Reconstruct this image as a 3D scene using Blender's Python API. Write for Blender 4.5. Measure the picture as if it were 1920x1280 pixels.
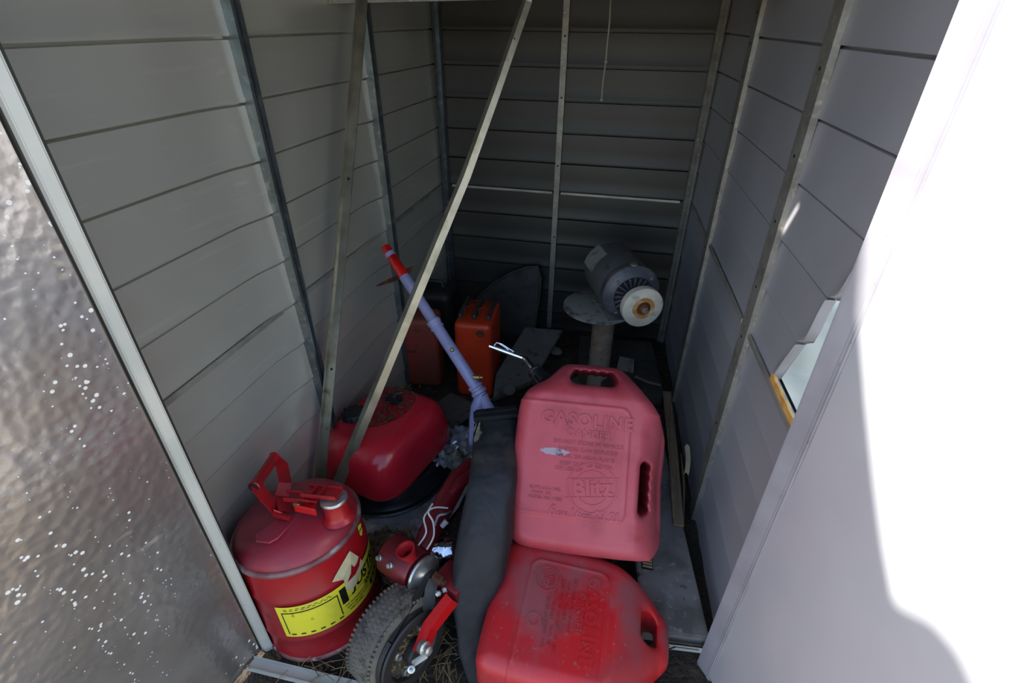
import bpy, bmesh, math, random
import numpy as np
from mathutils import Vector, Matrix, Quaternion
random.seed(7); np.random.seed(7)
S = bpy.context.scene
for o in list(bpy.data.objects): bpy.data.objects.remove(o)
COL = S.collection
# ------------------------------------------------------------------ camera
CH = 1.25
R3 = Matrix(((0.9745, 0.1270, -0.1850), (0.2243, -0.5189, 0.8249), (0.0087, -0.8454, -0.5341)))   # image right / down / forward
ri = Vector((R3[0][0], R3[1][0], R3[2][0])); fo = Vector((R3[0][2], R3[1][2], R3[2][2])).normalized()
ri = (ri - fo*ri.dot(fo)).normalized(); dn = fo.cross(ri)
cam = bpy.data.cameras.new('camera'); camo = bpy.data.objects.new('camera', cam); COL.objects.link(camo)
cam.sensor_width = 36; cam.lens = 957/1920*36; cam.clip_start = .02
camo.matrix_world = Matrix(((ri.x, -dn.x, -fo.x, 0), (ri.y, -dn.y, -fo.y, 0), (ri.z, -dn.z, -fo.z, CH), (0, 0, 0, 1)))
S.camera = camo
# ------------------------------------------------------------------ sky, sun, exposure
w = bpy.data.worlds.new('sky'); S.world = w; w.use_nodes = True
wn = w.node_tree.nodes; wl = w.node_tree.links
SUN = Vector((-.75, -.27, .60)).normalized()
sky = wn.new('ShaderNodeTexSky'); sky.sky_type = 'NISHITA'; sky.sun_disc = False
sky.sun_elevation = math.asin(SUN.z); sky.sun_rotation = math.atan2(SUN.x, SUN.y)
wl.new(sky.outputs[0], wn['Background'].inputs[0]); wn['Background'].inputs[1].default_value = .17
sl = bpy.data.lights.new('sun', 'SUN'); sl.energy = 4.2; sl.angle = math.radians(.9); sl.color = (1, .95, .87)
so = bpy.data.objects.new('sun', sl); COL.objects.link(so); so.rotation_euler = SUN.to_track_quat('Z', 'Y').to_euler(); so.location = (-6, -2, 6)
S.view_settings.view_transform = 'Standard'; S.view_settings.look = 'None'
S.view_settings.gamma = 1; S.view_settings.use_curve_mapping = False
S.view_settings.exposure = 1.6
# ------------------------------------------------------------------ helpers
def P(px, py, X=None, Y=None, z=None):
    """point of the place that stands at a photograph pixel, at a given wall distance or height"""
    d = ri*(px-960) + dn*(py-640) + fo*957
    t = (z-CH)/d.z if z is not None else (X/d.x if X is not None else Y/d.y)
    return Vector((0, 0, CH)) + d*t
def lin(h):
    h = h.lstrip('#'); c = [int(h[i:i+2], 16)/255 for i in (0, 2, 4)]
    return tuple(x/12.92 if x <= .04045 else ((x+.055)/1.055)**2.4 for x in c) + (1,)
def mat(name, col, rough=.5, metal=0, mix=(), bump=(), spec=.5, coat=0, specks=None, aniso=None):
    """mix: list of (colour, noise scale, lo, hi, detail[, rough]) layers; bump: list of (scale, strength, distance[, kind])"""
    m = bpy.data.materials.new(name); m.use_nodes = True; N = m.node_tree.nodes; L = m.node_tree.links
    b = N['Principled BSDF']; b.inputs['Roughness'].default_value = rough; b.inputs['Metallic'].default_value = metal
    b.inputs['Specular IOR Level'].default_value = spec; b.inputs['Coat Weight'].default_value = coat
    tc = N.new('ShaderNodeTexCoord'); co = tc.outputs['Object']
    c = lin(col) if isinstance(col, str) else tuple(col)+(1,)
    cur = None; rcur = None
    for i, ly in enumerate(mix):
        col2, sc, lo, hi = ly[:4]; det = ly[4] if len(ly) > 4 else 4; r2 = ly[5] if len(ly) > 5 else None
        st = ly[6] if len(ly) > 6 else None
        src = co
        if st:
            mp = N.new('ShaderNodeMapping'); mp.inputs['Scale'].default_value = st; L.new(co, mp.inputs[0]); src = mp.outputs[0]
        n = N.new('ShaderNodeTexNoise'); n.inputs['Scale'].default_value = sc; n.inputs['Detail'].default_value = det
        n.noise_dimensions = '4D'; n.inputs['W'].default_value = i*3.7+len(name)
        L.new(src, n.inputs['Vector'])
        mr = N.new('ShaderNodeMapRange'); mr.inputs[1].default_value = lo; mr.inputs[2].default_value = hi; L.new(n.outputs['Fac'], mr.inputs[0])
        mx = N.new('ShaderNodeMix'); mx.data_type = 'RGBA'; L.new(mr.outputs[0], mx.inputs[0])
        if cur is None: mx.inputs[6].default_value = c
        else: L.new(cur, mx.inputs[6])
        mx.inputs[7].default_value = lin(col2); cur = mx.outputs[2]
        if r2 is not None:
            mf = N.new('ShaderNodeMix'); L.new(mr.outputs[0], mf.inputs[0])
            if rcur is None: mf.inputs[2].default_value = rough
            else: L.new(rcur, mf.inputs[2])
            mf.inputs[3].default_value = r2; rcur = mf.outputs[0]
    if specks:
        col2, sc, th, msc, mlo, mhi = specks
        v = N.new('ShaderNodeTexVoronoi'); v.inputs['Scale'].default_value = sc; L.new(co, v.inputs['Vector'])
        n = N.new('ShaderNodeTexNoise'); n.inputs['Scale'].default_value = msc; L.new(co, n.inputs['Vector'])
        mr = N.new('ShaderNodeMapRange'); mr.inputs[1].default_value = mlo; mr.inputs[2].default_value = mhi; mr.inputs[3].default_value = 0; mr.inputs[4].default_value = th
        L.new(n.outputs['Fac'], mr.inputs[0])
        wn_ = N.new('ShaderNodeMath'); wn_.operation = 'MULTIPLY'; sx = N.new('ShaderNodeSeparateXYZ'); L.new(v.outputs['Color'], sx.inputs[0])
        pw = N.new('ShaderNodeMath'); pw.operation = 'POWER'; pw.inputs[1].default_value = 3.0; L.new(sx.outputs[0], pw.inputs[0])
        L.new(pw.outputs[0], wn_.inputs[0]); L.new(mr.outputs[0], wn_.inputs[1])
        lt = N.new('ShaderNodeMath'); lt.operation = 'LESS_THAN'; L.new(v.outputs['Distance'], lt.inputs[0]); L.new(wn_.outputs[0], lt.inputs[1])
        mx = N.new('ShaderNodeMix'); mx.data_type = 'RGBA'; L.new(lt.outputs[0], mx.inputs[0])
        if cur is None: mx.inputs[6].default_value = c
        else: L.new(cur, mx.inputs[6])
        mx.inputs[7].default_value = lin(col2); cur = mx.outputs[2]
        mm = N.new('ShaderNodeMath'); mm.operation = 'MULTIPLY_ADD'; mm.inputs[1].default_value = -metal; mm.inputs[2].default_value = metal
        L.new(lt.outputs[0], mm.inputs[0]); L.new(mm.outputs[0], b.inputs['Metallic'])
    if cur is None: b.inputs['Base Color'].default_value = c
    else: L.new(cur, b.inputs['Base Color'])
    if rcur is not None: L.new(rcur, b.inputs['Roughness'])
    nrm = None
    for bp in bump:
        sc, stg, dist = bp[:3]; kind = bp[3] if len(bp) > 3 else 'n'
        if kind == 'v':
            n = N.new('ShaderNodeTexVoronoi'); n.feature = 'SMOOTH_F1'; n.inputs['Smoothness'].default_value = .6; out = n.outputs['Distance']
        elif kind == 'w':
            n = N.new('ShaderNodeTexWave'); n.bands_direction = 'DIAGONAL'; out = n.outputs['Fac']
        else:
            n = N.new('ShaderNodeTexNoise'); n.inputs['Detail'].default_value = 3; out = n.outputs['Fac']
        n.inputs['Scale'].default_value = sc; L.new(co, n.inputs['Vector'])
        bn = N.new('ShaderNodeBump'); bn.inputs['Strength'].default_value = stg; bn.inputs['Distance'].default_value = dist
        L.new(out, bn.inputs['Height'])
        if nrm: L.new(nrm, bn.inputs['Normal'])
        nrm = bn.outputs[0]
    if nrm: L.new(nrm, b.inputs['Normal'])
    return m
ROOTM = {}
def tag(o, label=None, cat=None, group=None, kind=None):
    for k, v in (('label', label), ('category', cat), ('group', group), ('kind', kind)):
        if v: o[k] = v
    return o
def thing(name, label, cat, loc=(0, 0, 0), rot=None, group=None):
    o = bpy.data.objects.new(name, None); o.empty_display_size = .05; COL.objects.link(o)
    M = Matrix.Translation(Vector(loc)) @ (rot.to_4x4() if rot is not None else Matrix())
    o.matrix_world = M; ROOTM[o] = M
    return tag(o, label, cat, group)
def part(name, bm, m, parent=None, world=False, label=None, smooth=None, kind=None):
    """link a bmesh or mesh as one object; world=True: the coordinates are the room's, moved into the parent's"""
    if isinstance(bm, bpy.types.Mesh): me = bm
    else:
        bmesh.ops.recalc_face_normals(bm, faces=bm.faces[:])
        me = bpy.data.meshes.new(name); bm.to_mesh(me); bm.free()
    PM = ROOTM.get(parent, Matrix())
    if world and parent is not None: me.transform(PM.inverted())
    if not me.materials: me.materials.append(m)
    o = bpy.data.objects.new(name, me); COL.objects.link(o)
    if parent is not None:
        o.parent = parent; ROOTM[o] = PM
    else: ROOTM[o] = Matrix()
    if smooth is not None:
        if smooth >= 180: me.polygons.foreach_set('use_smooth', [True]*len(me.polygons))
        else: me.set_sharp_from_angle(angle=math.radians(smooth)) if hasattr(me, 'set_sharp_from_angle') else None
        me.polygons.foreach_set('use_smooth', [True]*len(me.polygons))
    if label: o['label'] = label
    if kind: o['kind'] = kind
    return o
def BM(): return bmesh.new()
def box(bm, c, s, rot=None, bevel=0, seg=2):
    M = Matrix.Translation(Vector(c)) @ (rot.to_4x4() if rot is not None else Matrix()) @ Matrix.Diagonal((*s, 1))
    g = bmesh.ops.create_cube(bm, size=1, matrix=M)
    if bevel:
        es = list({e for v in g['verts'] for e in v.link_edges})
        bmesh.ops.bevel(bm, geom=es, offset=bevel, segments=seg, affect='EDGES', profile=.5)
    return bm
def frame(d, up=Vector((0, 0, 1))):
    d = d.normalized()
    if abs(d.dot(up)) > .98: up = Vector((0, 1, 0))
    x = up.cross(d).normalized(); y = d.cross(x)
    return x, y
def axrot(d, up=Vector((0, 0, 1))):
    x, y = frame(d, up); d = d.normalized()
    return Matrix(((x.x, y.x, d.x), (x.y, y.y, d.y), (x.z, y.z, d.z)))
def sweep(bm, pts, sec, up=Vector((0, 0, 1)), scale=None, caps=True, closed=True):
    """sweep a 2D section along points"""
    pts = [Vector(p) for p in pts]; rings = []
    x0 = None
    for i, p in enumerate(pts):
        d = (pts[min(i+1, len(pts)-1)] - pts[max(i-1, 0)]).normalized()
        if x0 is None: x, y = frame(d, up)
        else:
            x = (x0 - d*x0.dot(d)).normalized(); y = d.cross(x)
        x0 = x; s = scale[i] if scale else 1
        rings.append([bm.verts.new(p + x*a*s + y*b*s) for a, b in sec])
    n = len(sec)
    for a, b in zip(rings, rings[1:]):
        for k in range(n if closed else n-1):
            bm.faces.new((a[k], a[(k+1) % n], b[(k+1) % n], b[k]))
    if caps and closed:
        bm.faces.new(rings[0][::-1]); bm.faces.new(rings[-1])
    return bm
def tube(bm, pts, r, seg=12, caps=True):
    sec = [(math.cos(2*math.pi*k/seg), math.sin(2*math.pi*k/seg)) for k in range(seg)]
    rs = r if isinstance(r, (list, tuple)) else [r]*len(pts)
    return sweep(bm, pts, sec, scale=rs, caps=caps)
def lathe(bm, prof, seg=32, M=Matrix(), a0=0, a1=2*math.pi):
    full = abs(a1-a0-2*math.pi) < 1e-6; n = seg if full else seg+1; rings = []
    for r, z in prof:
        if r < 1e-6: rings.append([bm.verts.new(M @ Vector((0, 0, z)))])
        else: rings.append([bm.verts.new(M @ Vector((r*math.cos(a0+(a1-a0)*k/seg), r*math.sin(a0+(a1-a0)*k/seg), z))) for k in range(n)])
    for a, b in zip(rings, rings[1:]):
        for k in range(seg):
            k2 = (k+1) % n
            if len(a) == 1 and len(b) == 1: continue
            if len(a) == 1: bm.faces.new((a[0], b[k2], b[k]))
            elif len(b) == 1: bm.faces.new((a[k], a[k2], b[0]))
            else: bm.faces.new((a[k], a[k2], b[k2], b[k]))
    return bm
def prism(bm, poly, h, M=Matrix(), bevel=0):
    """poly in local xy, extruded 0..h along local z"""
    a = [bm.verts.new(M @ Vector((x, y, 0))) for x, y in poly]; b = [bm.verts.new(M @ Vector((x, y, h))) for x, y in poly]
    fs = [bm.faces.new(a[::-1]), bm.faces.new(b)]
    n = len(poly)
    for k in range(n): fs.append(bm.faces.new((a[k], a[(k+1) % n], b[(k+1) % n], b[k])))
    if bevel:
        bmesh.ops.bevel(bm, geom=list({e for f in fs[:2] for e in f.edges}), offset=bevel, segments=2, affect='EDGES', profile=.5)
    return bm
def MT(loc, rot=None): return Matrix.Translation(Vector(loc)) @ (rot.to_4x4() if rot is not None else Matrix())
def text_mesh(s, size, ext=.0008, bold=0., align='CENTER', shear=0., space=1.):
    cu = bpy.data.curves.new('lettering', 'FONT'); cu.body = s; cu.size = size; cu.extrude = ext; cu.offset = bold
    cu.align_x = align; cu.align_y = 'CENTER'; cu.shear = shear; cu.space_character = space; cu.resolution_u = 3
    o = bpy.data.objects.new('lettering', cu); COL.objects.link(o)
    dg = bpy.context.evaluated_depsgraph_get(); me = bpy.data.meshes.new_from_object(o.evaluated_get(dg))
    bpy.data.objects.remove(o); bpy.data.curves.remove(cu)
    return me
def add_text(bm, s, size, M, **k):
    me = text_mesh(s, size, **k); me.transform(M); bm.from_mesh(me); bpy.data.meshes.remove(me)
# signed distance fields -> one smooth skin (surface nets)
def nets(fn, lo, hi, h, name='skin'):
    lo = np.array(lo, float); n = np.ceil((np.array(hi)-lo)/h).astype(int)+1
    ax = [lo[i]+h*np.arange(n[i]) for i in range(3)]
    X, Y, Z = np.meshgrid(*ax, indexing='ij'); D = fn(X, Y, Z).astype(np.float32)
    s = D < 0
    c = np.zeros(tuple(n-1), np.int8)
    for i in (0, 1):
        for j in (0, 1):
            for k in (0, 1): c += s[i:n[0]-1+i, j:n[1]-1+j, k:n[2]-1+k]
    act = (c > 0) & (c < 8); idx = -np.ones(act.shape, int); cells = np.argwhere(act); idx[act] = np.arange(len(cells))
    acc = np.zeros((len(cells), 3)); cnt = np.zeros(len(cells))
    cr = [(i, j, k) for i in (0, 1) for j in (0, 1) for k in (0, 1)]
    for a in cr:
        for ax_ in range(3):
            if a[ax_]: continue
            b = list(a); b[ax_] = 1
            da = D[cells[:, 0]+a[0], cells[:, 1]+a[1], cells[:, 2]+a[2]]; db = D[cells[:, 0]+b[0], cells[:, 1]+b[1], cells[:, 2]+b[2]]
            m = (da < 0) != (db < 0); t = np.where(m, da/np.where(m, da-db, 1), 0)
            p = np.array(a, float)[None].repeat(len(cells), 0); p[:, ax_] += t
            acc[m] += p[m]; cnt[m] += 1
    V = lo + h*(cells + acc/cnt[:, None])
    F = []
    for d in range(3):
        e, f = [(1, 2), (2, 0), (0, 1)][d]
        sl0 = [slice(None)]*3; sl1 = [slice(None)]*3; sl0[d] = slice(0, n[d]-1); sl1[d] = slice(1, n[d])
        ch = s[tuple(sl0)] != s[tuple(sl1)]; pos = np.argwhere(ch); flip = s[tuple(sl0)][ch]
        ok = (pos[:, e] > 0) & (pos[:, f] > 0) & (pos[:, e] < n[e]-1) & (pos[:, f] < n[f]-1); pos = pos[ok]; flip = flip[ok]
        q = []
        for de, df in ((1, 1), (0, 1), (0, 0), (1, 0)):
            pp = pos.copy(); pp[:, e] -= de; pp[:, f] -= df; q.append(idx[pp[:, 0], pp[:, 1], pp[:, 2]])
        q = np.stack(q, 1); q[~flip] = q[~flip][:, ::-1]; F.append(q)
    F = np.concatenate(F); me = bpy.data.meshes.new(name)
    me.vertices.add(len(V)); me.vertices.foreach_set('co', V.astype(np.float32).ravel())
    me.loops.add(F.size); me.loops.foreach_set('vertex_index', F.ravel().astype(np.int32))
    me.polygons.add(len(F)); me.polygons.foreach_set('loop_start', (np.arange(len(F))*4).astype(np.int32))
    me.polygons.foreach_set('use_smooth', np.ones(len(F), bool))
    me.update(calc_edges=True); me.validate()
    return me
def smin(a, b, k):
    h = np.clip(.5+.5*(b-a)/k, 0, 1); return b*(1-h)+a*h - k*h*(1-h)
def smax(a, b, k): return -smin(-a, -b, k)
def sd_box(X, Y, Z, c, b, r):
    qx = np.abs(X-c[0])-b[0]+r; qy = np.abs(Y-c[1])-b[1]+r; qz = np.abs(Z-c[2])-b[2]+r
    return np.sqrt(np.maximum(qx, 0)**2+np.maximum(qy, 0)**2+np.maximum(qz, 0)**2)+np.minimum(np.maximum(qx, np.maximum(qy, qz)), 0)-r
def sd_poly(U, V, poly):
    d = np.full(U.shape, 1e9); s = np.ones(U.shape); n = len(poly)
    for i in range(n):
        a = poly[i]; b = poly[i-1]; ex, ey = b[0]-a[0], b[1]-a[1]; wx, wy = U-a[0], V-a[1]
        t = np.clip((wx*ex+wy*ey)/(ex*ex+ey*ey), 0, 1); d = np.minimum(d, (wx-ex*t)**2+(wy-ey*t)**2)
        c1 = V >= a[1]; c2 = V < b[1]; c3 = ex*wy > ey*wx
        fl = (c1 & c2 & c3) | (~c1 & ~c2 & ~c3); s = np.where(fl, -s, s)
    return s*np.sqrt(d)
def sd_rrect(U, V, c, b, r):
    qx = np.abs(U-c[0])-b[0]+r; qy = np.abs(V-c[1])-b[1]+r
    return np.sqrt(np.maximum(qx, 0)**2+np.maximum(qy, 0)**2)+np.minimum(np.maximum(qx, qy), 0)-r
# ------------------------------------------------------------------ materials
M_wall = mat('grey painted steel siding', '#c9c8bd', .30, .48, [('#bcbbb0', 3, .35, .7), ('#d0cdc1', 60, .6, .75, 2, None, (1, .05, 1))], [(2.2, .12, .02)], specks=('#d8d4c8', 26, .09, 3, .45, .6))
M_wallR_haze = mat('grey painted steel siding right', '#b6b6bc', .42, .3, [('#a6a6ac', 3, .35, .7)], [(2.2, .12, .02)], specks=('#cfcac0', 24, .06, 3, .5, .65))  # siding colour tinted paler and bluish to stand in for glare haze
M_wallB_shade = mat('grey painted steel siding back', '#3c3a36', .45, .3, [('#34322f', 4, .35, .7)], [(2.2, .12, .02)])  # siding colour darkened to stand in for shade at the back
M_galv = mat('galvanised steel', '#868f94', .32, .8, [('#6d767b', 18, .35, .65, 5), ('#9a9f9f', 55, .55, .7)], [(40, .05, .002)])
M_galvR = mat('dusty galvanised steel', '#98968f', .45, .35, [('#807d76', 18, .4, .65, 5), ('#b0aa9a', 90, .55, .7)], [(40, .08, .002)])
M_rail = mat('worn bare rail', '#b5b2a8', .4, .5, [('#8d8a80', 12, .45, .7)])
M_doorframe = mat('cream painted door frame', '#bdbcb2', .45, .1, [('#aeb0a8', 8, .4, .65), ('#8a847a', 40, .66, .74)], [(60, .05, .002)])
M_doorfrR = mat('grey door frame', '#96959c', .5, .1, [('#88868d', 10, .4, .65), ('#77706a', 50, .68, .74)], [(60, .08, .002)])
M_doorR = mat('white painted door sheet', '#b2b4b9', .33, .0, [('#a9abb1', 3, .4, .6)], [(3.5, .1, .03)], specks=('#6b5b50', 7, .05, 2, .4, .6), coat=.3)
M_hammer = mat('hammered bare metal', '#bcb7b2', .2, .75, [('#9f9993', 5, .4, .62, 6, .30), ('#9b8d7d', 2.2, .52, .68, 4, .4), ('#c8c4bd', 11, .66, .73, 9, .5, (1, 1, 3))],
               [(62, .16, .006, 'v'), (30, .10, .01)], specks=('#f2f0ea', 120, .46, 3.2, .38, .60))
M_white = mat('white wrinkled sheet', '#fbdfb4', .5, 0, [('#f0d2a4', 5, .4, .7)], [(7, .5, .02)])  # warm tint stands in for sunlight that the shaded sheet lacks
M_raw = mat('rust orange raw edge', '#c98a3a', .7, 0, [('#e0b060', 30, .4, .6)], [(60, .5, .004)])  # sunlight on the torn edge is painted into its orange
M_dirt = mat('dark dirt floor', '#2e2721', .95, 0, [('#43382e', 9, .4, .65, 8), ('#191512', 24, .5, .7, 6)], [(30, .8, .02), (120, .6, .006)])
M_ground = mat('pale dry ground', '#9a8d7b', .95, 0, [('#857763', 4, .4, .65, 8)], [(20, .5, .03)])
M_roof = mat('roof sheet', '#4a4945', .5, .2, [('#3f3e3a', 4, .4, .6)])
M_bar = mat('aluminium angle bar', '#a39f90', .34, .8, [('#857f6e', 14, .45, .65, 6), ('#77654e', 25, .62, .72, 5)], [(70, .1, .002)])
M_hole = mat('dark hole', '#161514', .9)
M_canA = mat('faded red plastic', '#ad3842', .44, 0, [('#b9545d', 5, .38, .68, 6, .5), ('#9c363f', 14, .52, .7, 5), ('#7d4a4c', 60, .66, .76, 4)], [(220, .08, .001), (4, .12, .01)], specks=('#5b3030', 36, .05, 6, .5, .62))
M_canB = mat('bright red plastic', '#c01f24', .36, 0, [('#a42c33', 6, .46, .62, 7, .5), ('#93484c', 7.5, .52, .64, 9, .7), ('#8a5a5a', 120, .62, .72, 4, .75)], [(220, .1, .001), (5, .15, .012)])
M_dustband = mat('grey scuff', '#a08f9c', .7, 0, [('#3a3438', 40, .5, .6)])
M_safe = mat('dull red enamel', '#98232f', .38, 0, [('#8a2f3e', 5, .42, .66, 6, .5), ('#7c3038', 24, .56, .7, 6, .55)], [(6, .25, .012), (90, .05, .001)], specks=('#b9a4a2', 22, .12, 5, .5, .64))
M_safe2 = mat('red enamel body', '#a0131c', .3, 0, [('#8c1820', 5, .42, .66, 6, .4), ('#6d2a2c', 22, .62, .74, 7, .6)], [(7, .2, .01)], specks=('#c8b0aa', 30, .05, 5, .5, .64))
M_seam = mat('worn seam rim', '#8f6a68', .5, .3, [('#6b2a30', 14, .4, .6), ('#a39a94', 30, .55, .65)])
M_redp = mat('red painted steel', '#a51a20', .32, .1, [('#8a1a20', 12, .45, .65), ('#5d2a28', 40, .64, .74)], [(60, .06, .001)])
M_redbright = mat('bright red painted steel', '#c2181c', .3, .1, [('#a01a1e', 14, .5, .65)], [(60, .06, .001)])
M_reddark = mat('dark red painted steel', '#6e151c', .35, .1, [('#561318', 12, .45, .65), ('#4a2a28', 40, .62, .74)], [(60, .06, .001)])
M_zinc = mat('zinc plated steel', '#b9bab4', .28, .8, [('#8f8f86', 20, .45, .65)])
M_chrome = mat('chrome', '#c9ced6', .12, 1, [('#a5abb5', 12, .5, .7)])
M_tank = mat('glossy red tank paint', '#c2202f', .27, 0, [('#aa2030', 6, .45, .7), ('#7d2028', 50, .68, .75)], [(9, .12, .01)], specks=('#3d1518', 30, .06, 6, .45, .6), coat=.25)
M_blk = mat('black rubber', '#1d1c1c', .55, 0, [('#2b2928', 10, .45, .65)], [(40, .15, .003)])
M_blkplastic = mat('black plastic', '#17181b', .35, 0, [('#26262a', 12, .45, .7)], [(50, .1, .002)])
M_tyre = mat('dusty rubber tyre', '#55504a', .8, 0, [('#6d6659', 12, .4, .65, 6), ('#33302c', 40, .5, .7)], [(90, .3, .002)])
M_bag = mat('black nylon fabric', '#181a1f', .66, 0, [('#22252b', 5, .42, .68, 6), ('#3a352f', 9, .62, .76, 6)], [(420, .25, .0015, 'w'), (9, .6, .03), (22, .25, .01)], specks=('#8b8070', 30, .05, 5, .5, .62))
M_tape = mat('pale tape remnant', '#8a8674', .7, 0, [('#4d4a44', 30, .45, .6)])
M_lilac = mat('lilac painted tube', '#a2a3cc', .4, .05, [('#8e8fb6', 10, .42, .66), ('#7d6468', 38, .6, .72, 6, .6)], [(50, .1, .001)], specks=('#4a2c2c', 55, .14, 8, .45, .6))
M_redtape = mat('red reflective tape', '#d81a14', .2, 0, [('#a8140f', 20, .45, .65)], [(60, .2, .002)], coat=.5)
M_orange = mat('orange red enamel', '#c53a17', .4, 0, [('#a83014', 6, .45, .66), ('#6d2a18', 40, .66, .76)], [(40, .05, .001)])
M_rust = mat('rusty red steel', '#94352b', .6, .1, [('#7a3c30', 6, .4, .62, 6), ('#8a4a24', 10, .52, .68, 8, .8), ('#40241e', 26, .58, .7, 6)], [(60, .2, .002)])
M_darkmet = mat('dark dusty metal', '#393733', .65, .1, [('#47443e', 7, .4, .66, 6), ('#2a2825', 20, .5, .7)], [(30, .2, .004)])
M_greyboard = mat('dull grey block', '#55544f', .85, 0, [('#625f57', 7, .4, .66, 6), ('#3d3b37', 30, .55, .7)], [(50, .3, .004)])
M_motor = mat('grey motor enamel', '#5f6062', .5, .2, [('#6c6a64', 9, .42, .66, 7, .75), ('#3f4045', 22, .56, .72, 5)], [(50, .15, .002)])
M_motorend = mat('blue grey motor end bell', '#505158', .45, .2, [('#75706f', 16, .48, .68, 7, .7)], [(40, .2, .003)])
M_motdark = mat('black vent recess', '#1c1c22', .7, .1)
M_wheel = mat('worn white felt wheel', '#b4ae9e', .85, 0, [('#d0c9b4', 14, .42, .62, 7), ('#857e70', 26, .56, .7, 7)], [(60, .4, .004)])
M_rustdark = mat('dark rust', '#4a2c1e', .8, .3, [('#7a4420', 40, .45, .62, 7)], [(80, .5, .003)])
M_ruststain = mat('rust stained felt', '#a8743a', .85, 0, [('#c9b48a', 26, .45, .65, 7), ('#7a4a22', 40, .58, .7)], [(60, .3, .003)])
M_post = mat('rust flecked post', '#8d8375', .65, .2, [('#7a6852', 14, .42, .64, 8), ('#a09484', 50, .56, .7, 6), ('#4a2f22', 30, .62, .72)], [(60, .3, .003)])
M_plate = mat('dusty steel plate', '#92928c', .6, .3, [('#a09c92', 8, .42, .66, 7), ('#504e4a', 24, .55, .7)], [(50, .15, .002)])
M_panel = mat('stained grey panel', '#7f7e7a', .6, .1, [('#62605b', 12, .45, .62, 8), ('#33312e', 22, .6, .68, 7), ('#92908a', 60, .6, .7)], [(40, .2, .003)])
M_louvre = mat('cream louvre', '#b8ad88', .5, .1, [('#9a9072', 20, .45, .6)])
M_wood = mat('weathered lath', '#7d6c55', .8, 0, [('#5f5040', 6, .4, .65, 8, None, (12, 1, 12)), ('#9a876a', 30, .55, .7, 6, None, (8, .6, 8))], [(40, .4, .003)])
M_foil = mat('crumpled silver sheet', '#a9abb0', .3, .55, [('#8a8676', 10, .45, .65, 7, .6), ('#4a4238', 18, .58, .70, 7, .85)], [(26, .7, .012), (70, .4, .004)])
M_leaf = mat('dead leaf', '#4b3a28', .85, 0, [('#5f4b33', 30, .4, .65), ('#2f2419', 50, .5, .7)], [(90, .3, .002)])
M_straw = mat('dry straw', '#8a744c', .8, 0, [('#6b5837', 20, .4, .6)])
M_clod = mat('dry leaf clump', '#5c4b37', .95, 0, [('#7a6649', 30, .42, .62, 8), ('#33291e', 45, .5, .65, 7)], [(50, 1, .015), (140, .8, .006)])
M_yel = mat('yellow label', '#e2d634', .45, 0, [('#c9c040', 14, .52, .7), ('#8a7c3c', 40, .68, .76)])
M_ink = mat('black print', '#17160f', .5)
M_cream = mat('cream torn sticker', '#d0c39c', .6, 0, [('#bcae86', 20, .45, .65)])
M_wire = mat('white wire', '#c5bfbf', .4)
M_wireg = mat('grey wire', '#70757c', .4)
M_cord = mat('cotton cord', '#8a857a', .9)
M_stone = mat('pale stone', '#6e675c', .85, 0, [('#857d70', 30, .45, .65)], [(50, .4, .004)])
M_brass = mat('brass bolt', '#9a8450', .35, .8)

# ================================================================== SETTING
# dirt floor
bm = BM(); nx, ny = 44, 60
from mathutils import noise as mn
g = []
for j in range(ny+1):
    row = []
    for i in range(nx+1):
        x = -.86+1.3*i/nx; y = .40+1.76*j/ny
        z = .012*mn.noise(Vector((x*5, y*5, 1))) + .006*mn.noise(Vector((x*19, y*19, 3)))
        row.append(bm.verts.new((x, y, z-.012)))
    g.append(row)
for j in range(ny):
    for i in range(nx): bm.faces.new((g[j][i], g[j][i+1], g[j+1][i+1], g[j+1][i]))
floor = part('floor', bm, M_dirt, smooth=180, kind='structure')
bm = BM()
for (x0, x1, y0, y1) in ((-14, 14, -14, .4), (-14, -.86, .4, 2.16), (.44, 14, .4, 2.16), (-14, 14, 2.16, 14)):
    bm.faces.new([bm.verts.new(p) for p in ((x0, y0, -.012), (x1, y0, -.012), (x1, y1, -.012), (x0, y1, -.012))])
part('ground', bm, M_ground, kind='structure')

ROWH = .115; ROWS = [1.213+ROWH*2-ROWH*k for k in range(14)]      # row tops from 1.443 down
# profile of one formed siding row: (height fraction, offset into the room)
PROF = [(0, -.013), (.036, -.013), (.040, .0035), (.085, .0045), (.13, .0025), (.5, .0012), (.9, .0), (.985, -.001), (.99, -.002), (1, -.013)]
def siding(parent, m, A, B, z0, z1, inward, bulge=(0, 0), nseg=14, clip=None, bw=.045):
    """one row of siding from A to B (plan points), heights z0..z1"""
    bm = BM(); A = Vector((*A, 0)); B = Vector((*B, 0)); L = (B-A).length; rows = []
    for i in range(nseg+1):
        t = i/nseg; p = A.lerp(B, t); s = t*L
        off = bulge[0]*math.exp(-(s/.045)**2) + bulge[1]*math.exp(-((L-s)/bw)**2)
        off += .0012*mn.noise(Vector((p.x*6, p.y*6, z0*9)))
        lo = z0; 
        if clip: lo = max(z0, min(z1-.0005, clip(p)))
        rows.append([bm.verts.new(p + inward*(o+off) + Vector((0, 0, lo+(z1-lo)*f))) for f, o in PROF])
    for a, b in zip(rows, rows[1:]):
        if clip and (a[-1].co.z-a[0].co.z) < .002 and (b[-1].co.z-b[0].co.z) < .002: continue
        for k in range(len(PROF)-1): bm.faces.new((a[k], a[k+1], b[k+1], b[k]))
    bmesh.ops.delete(bm, geom=[v for v in bm.verts if not v.link_faces], context='VERTS')
    if not bm.faces: bm.free(); return None
    return part('siding_board', bm, m, parent, smooth=50)
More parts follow.
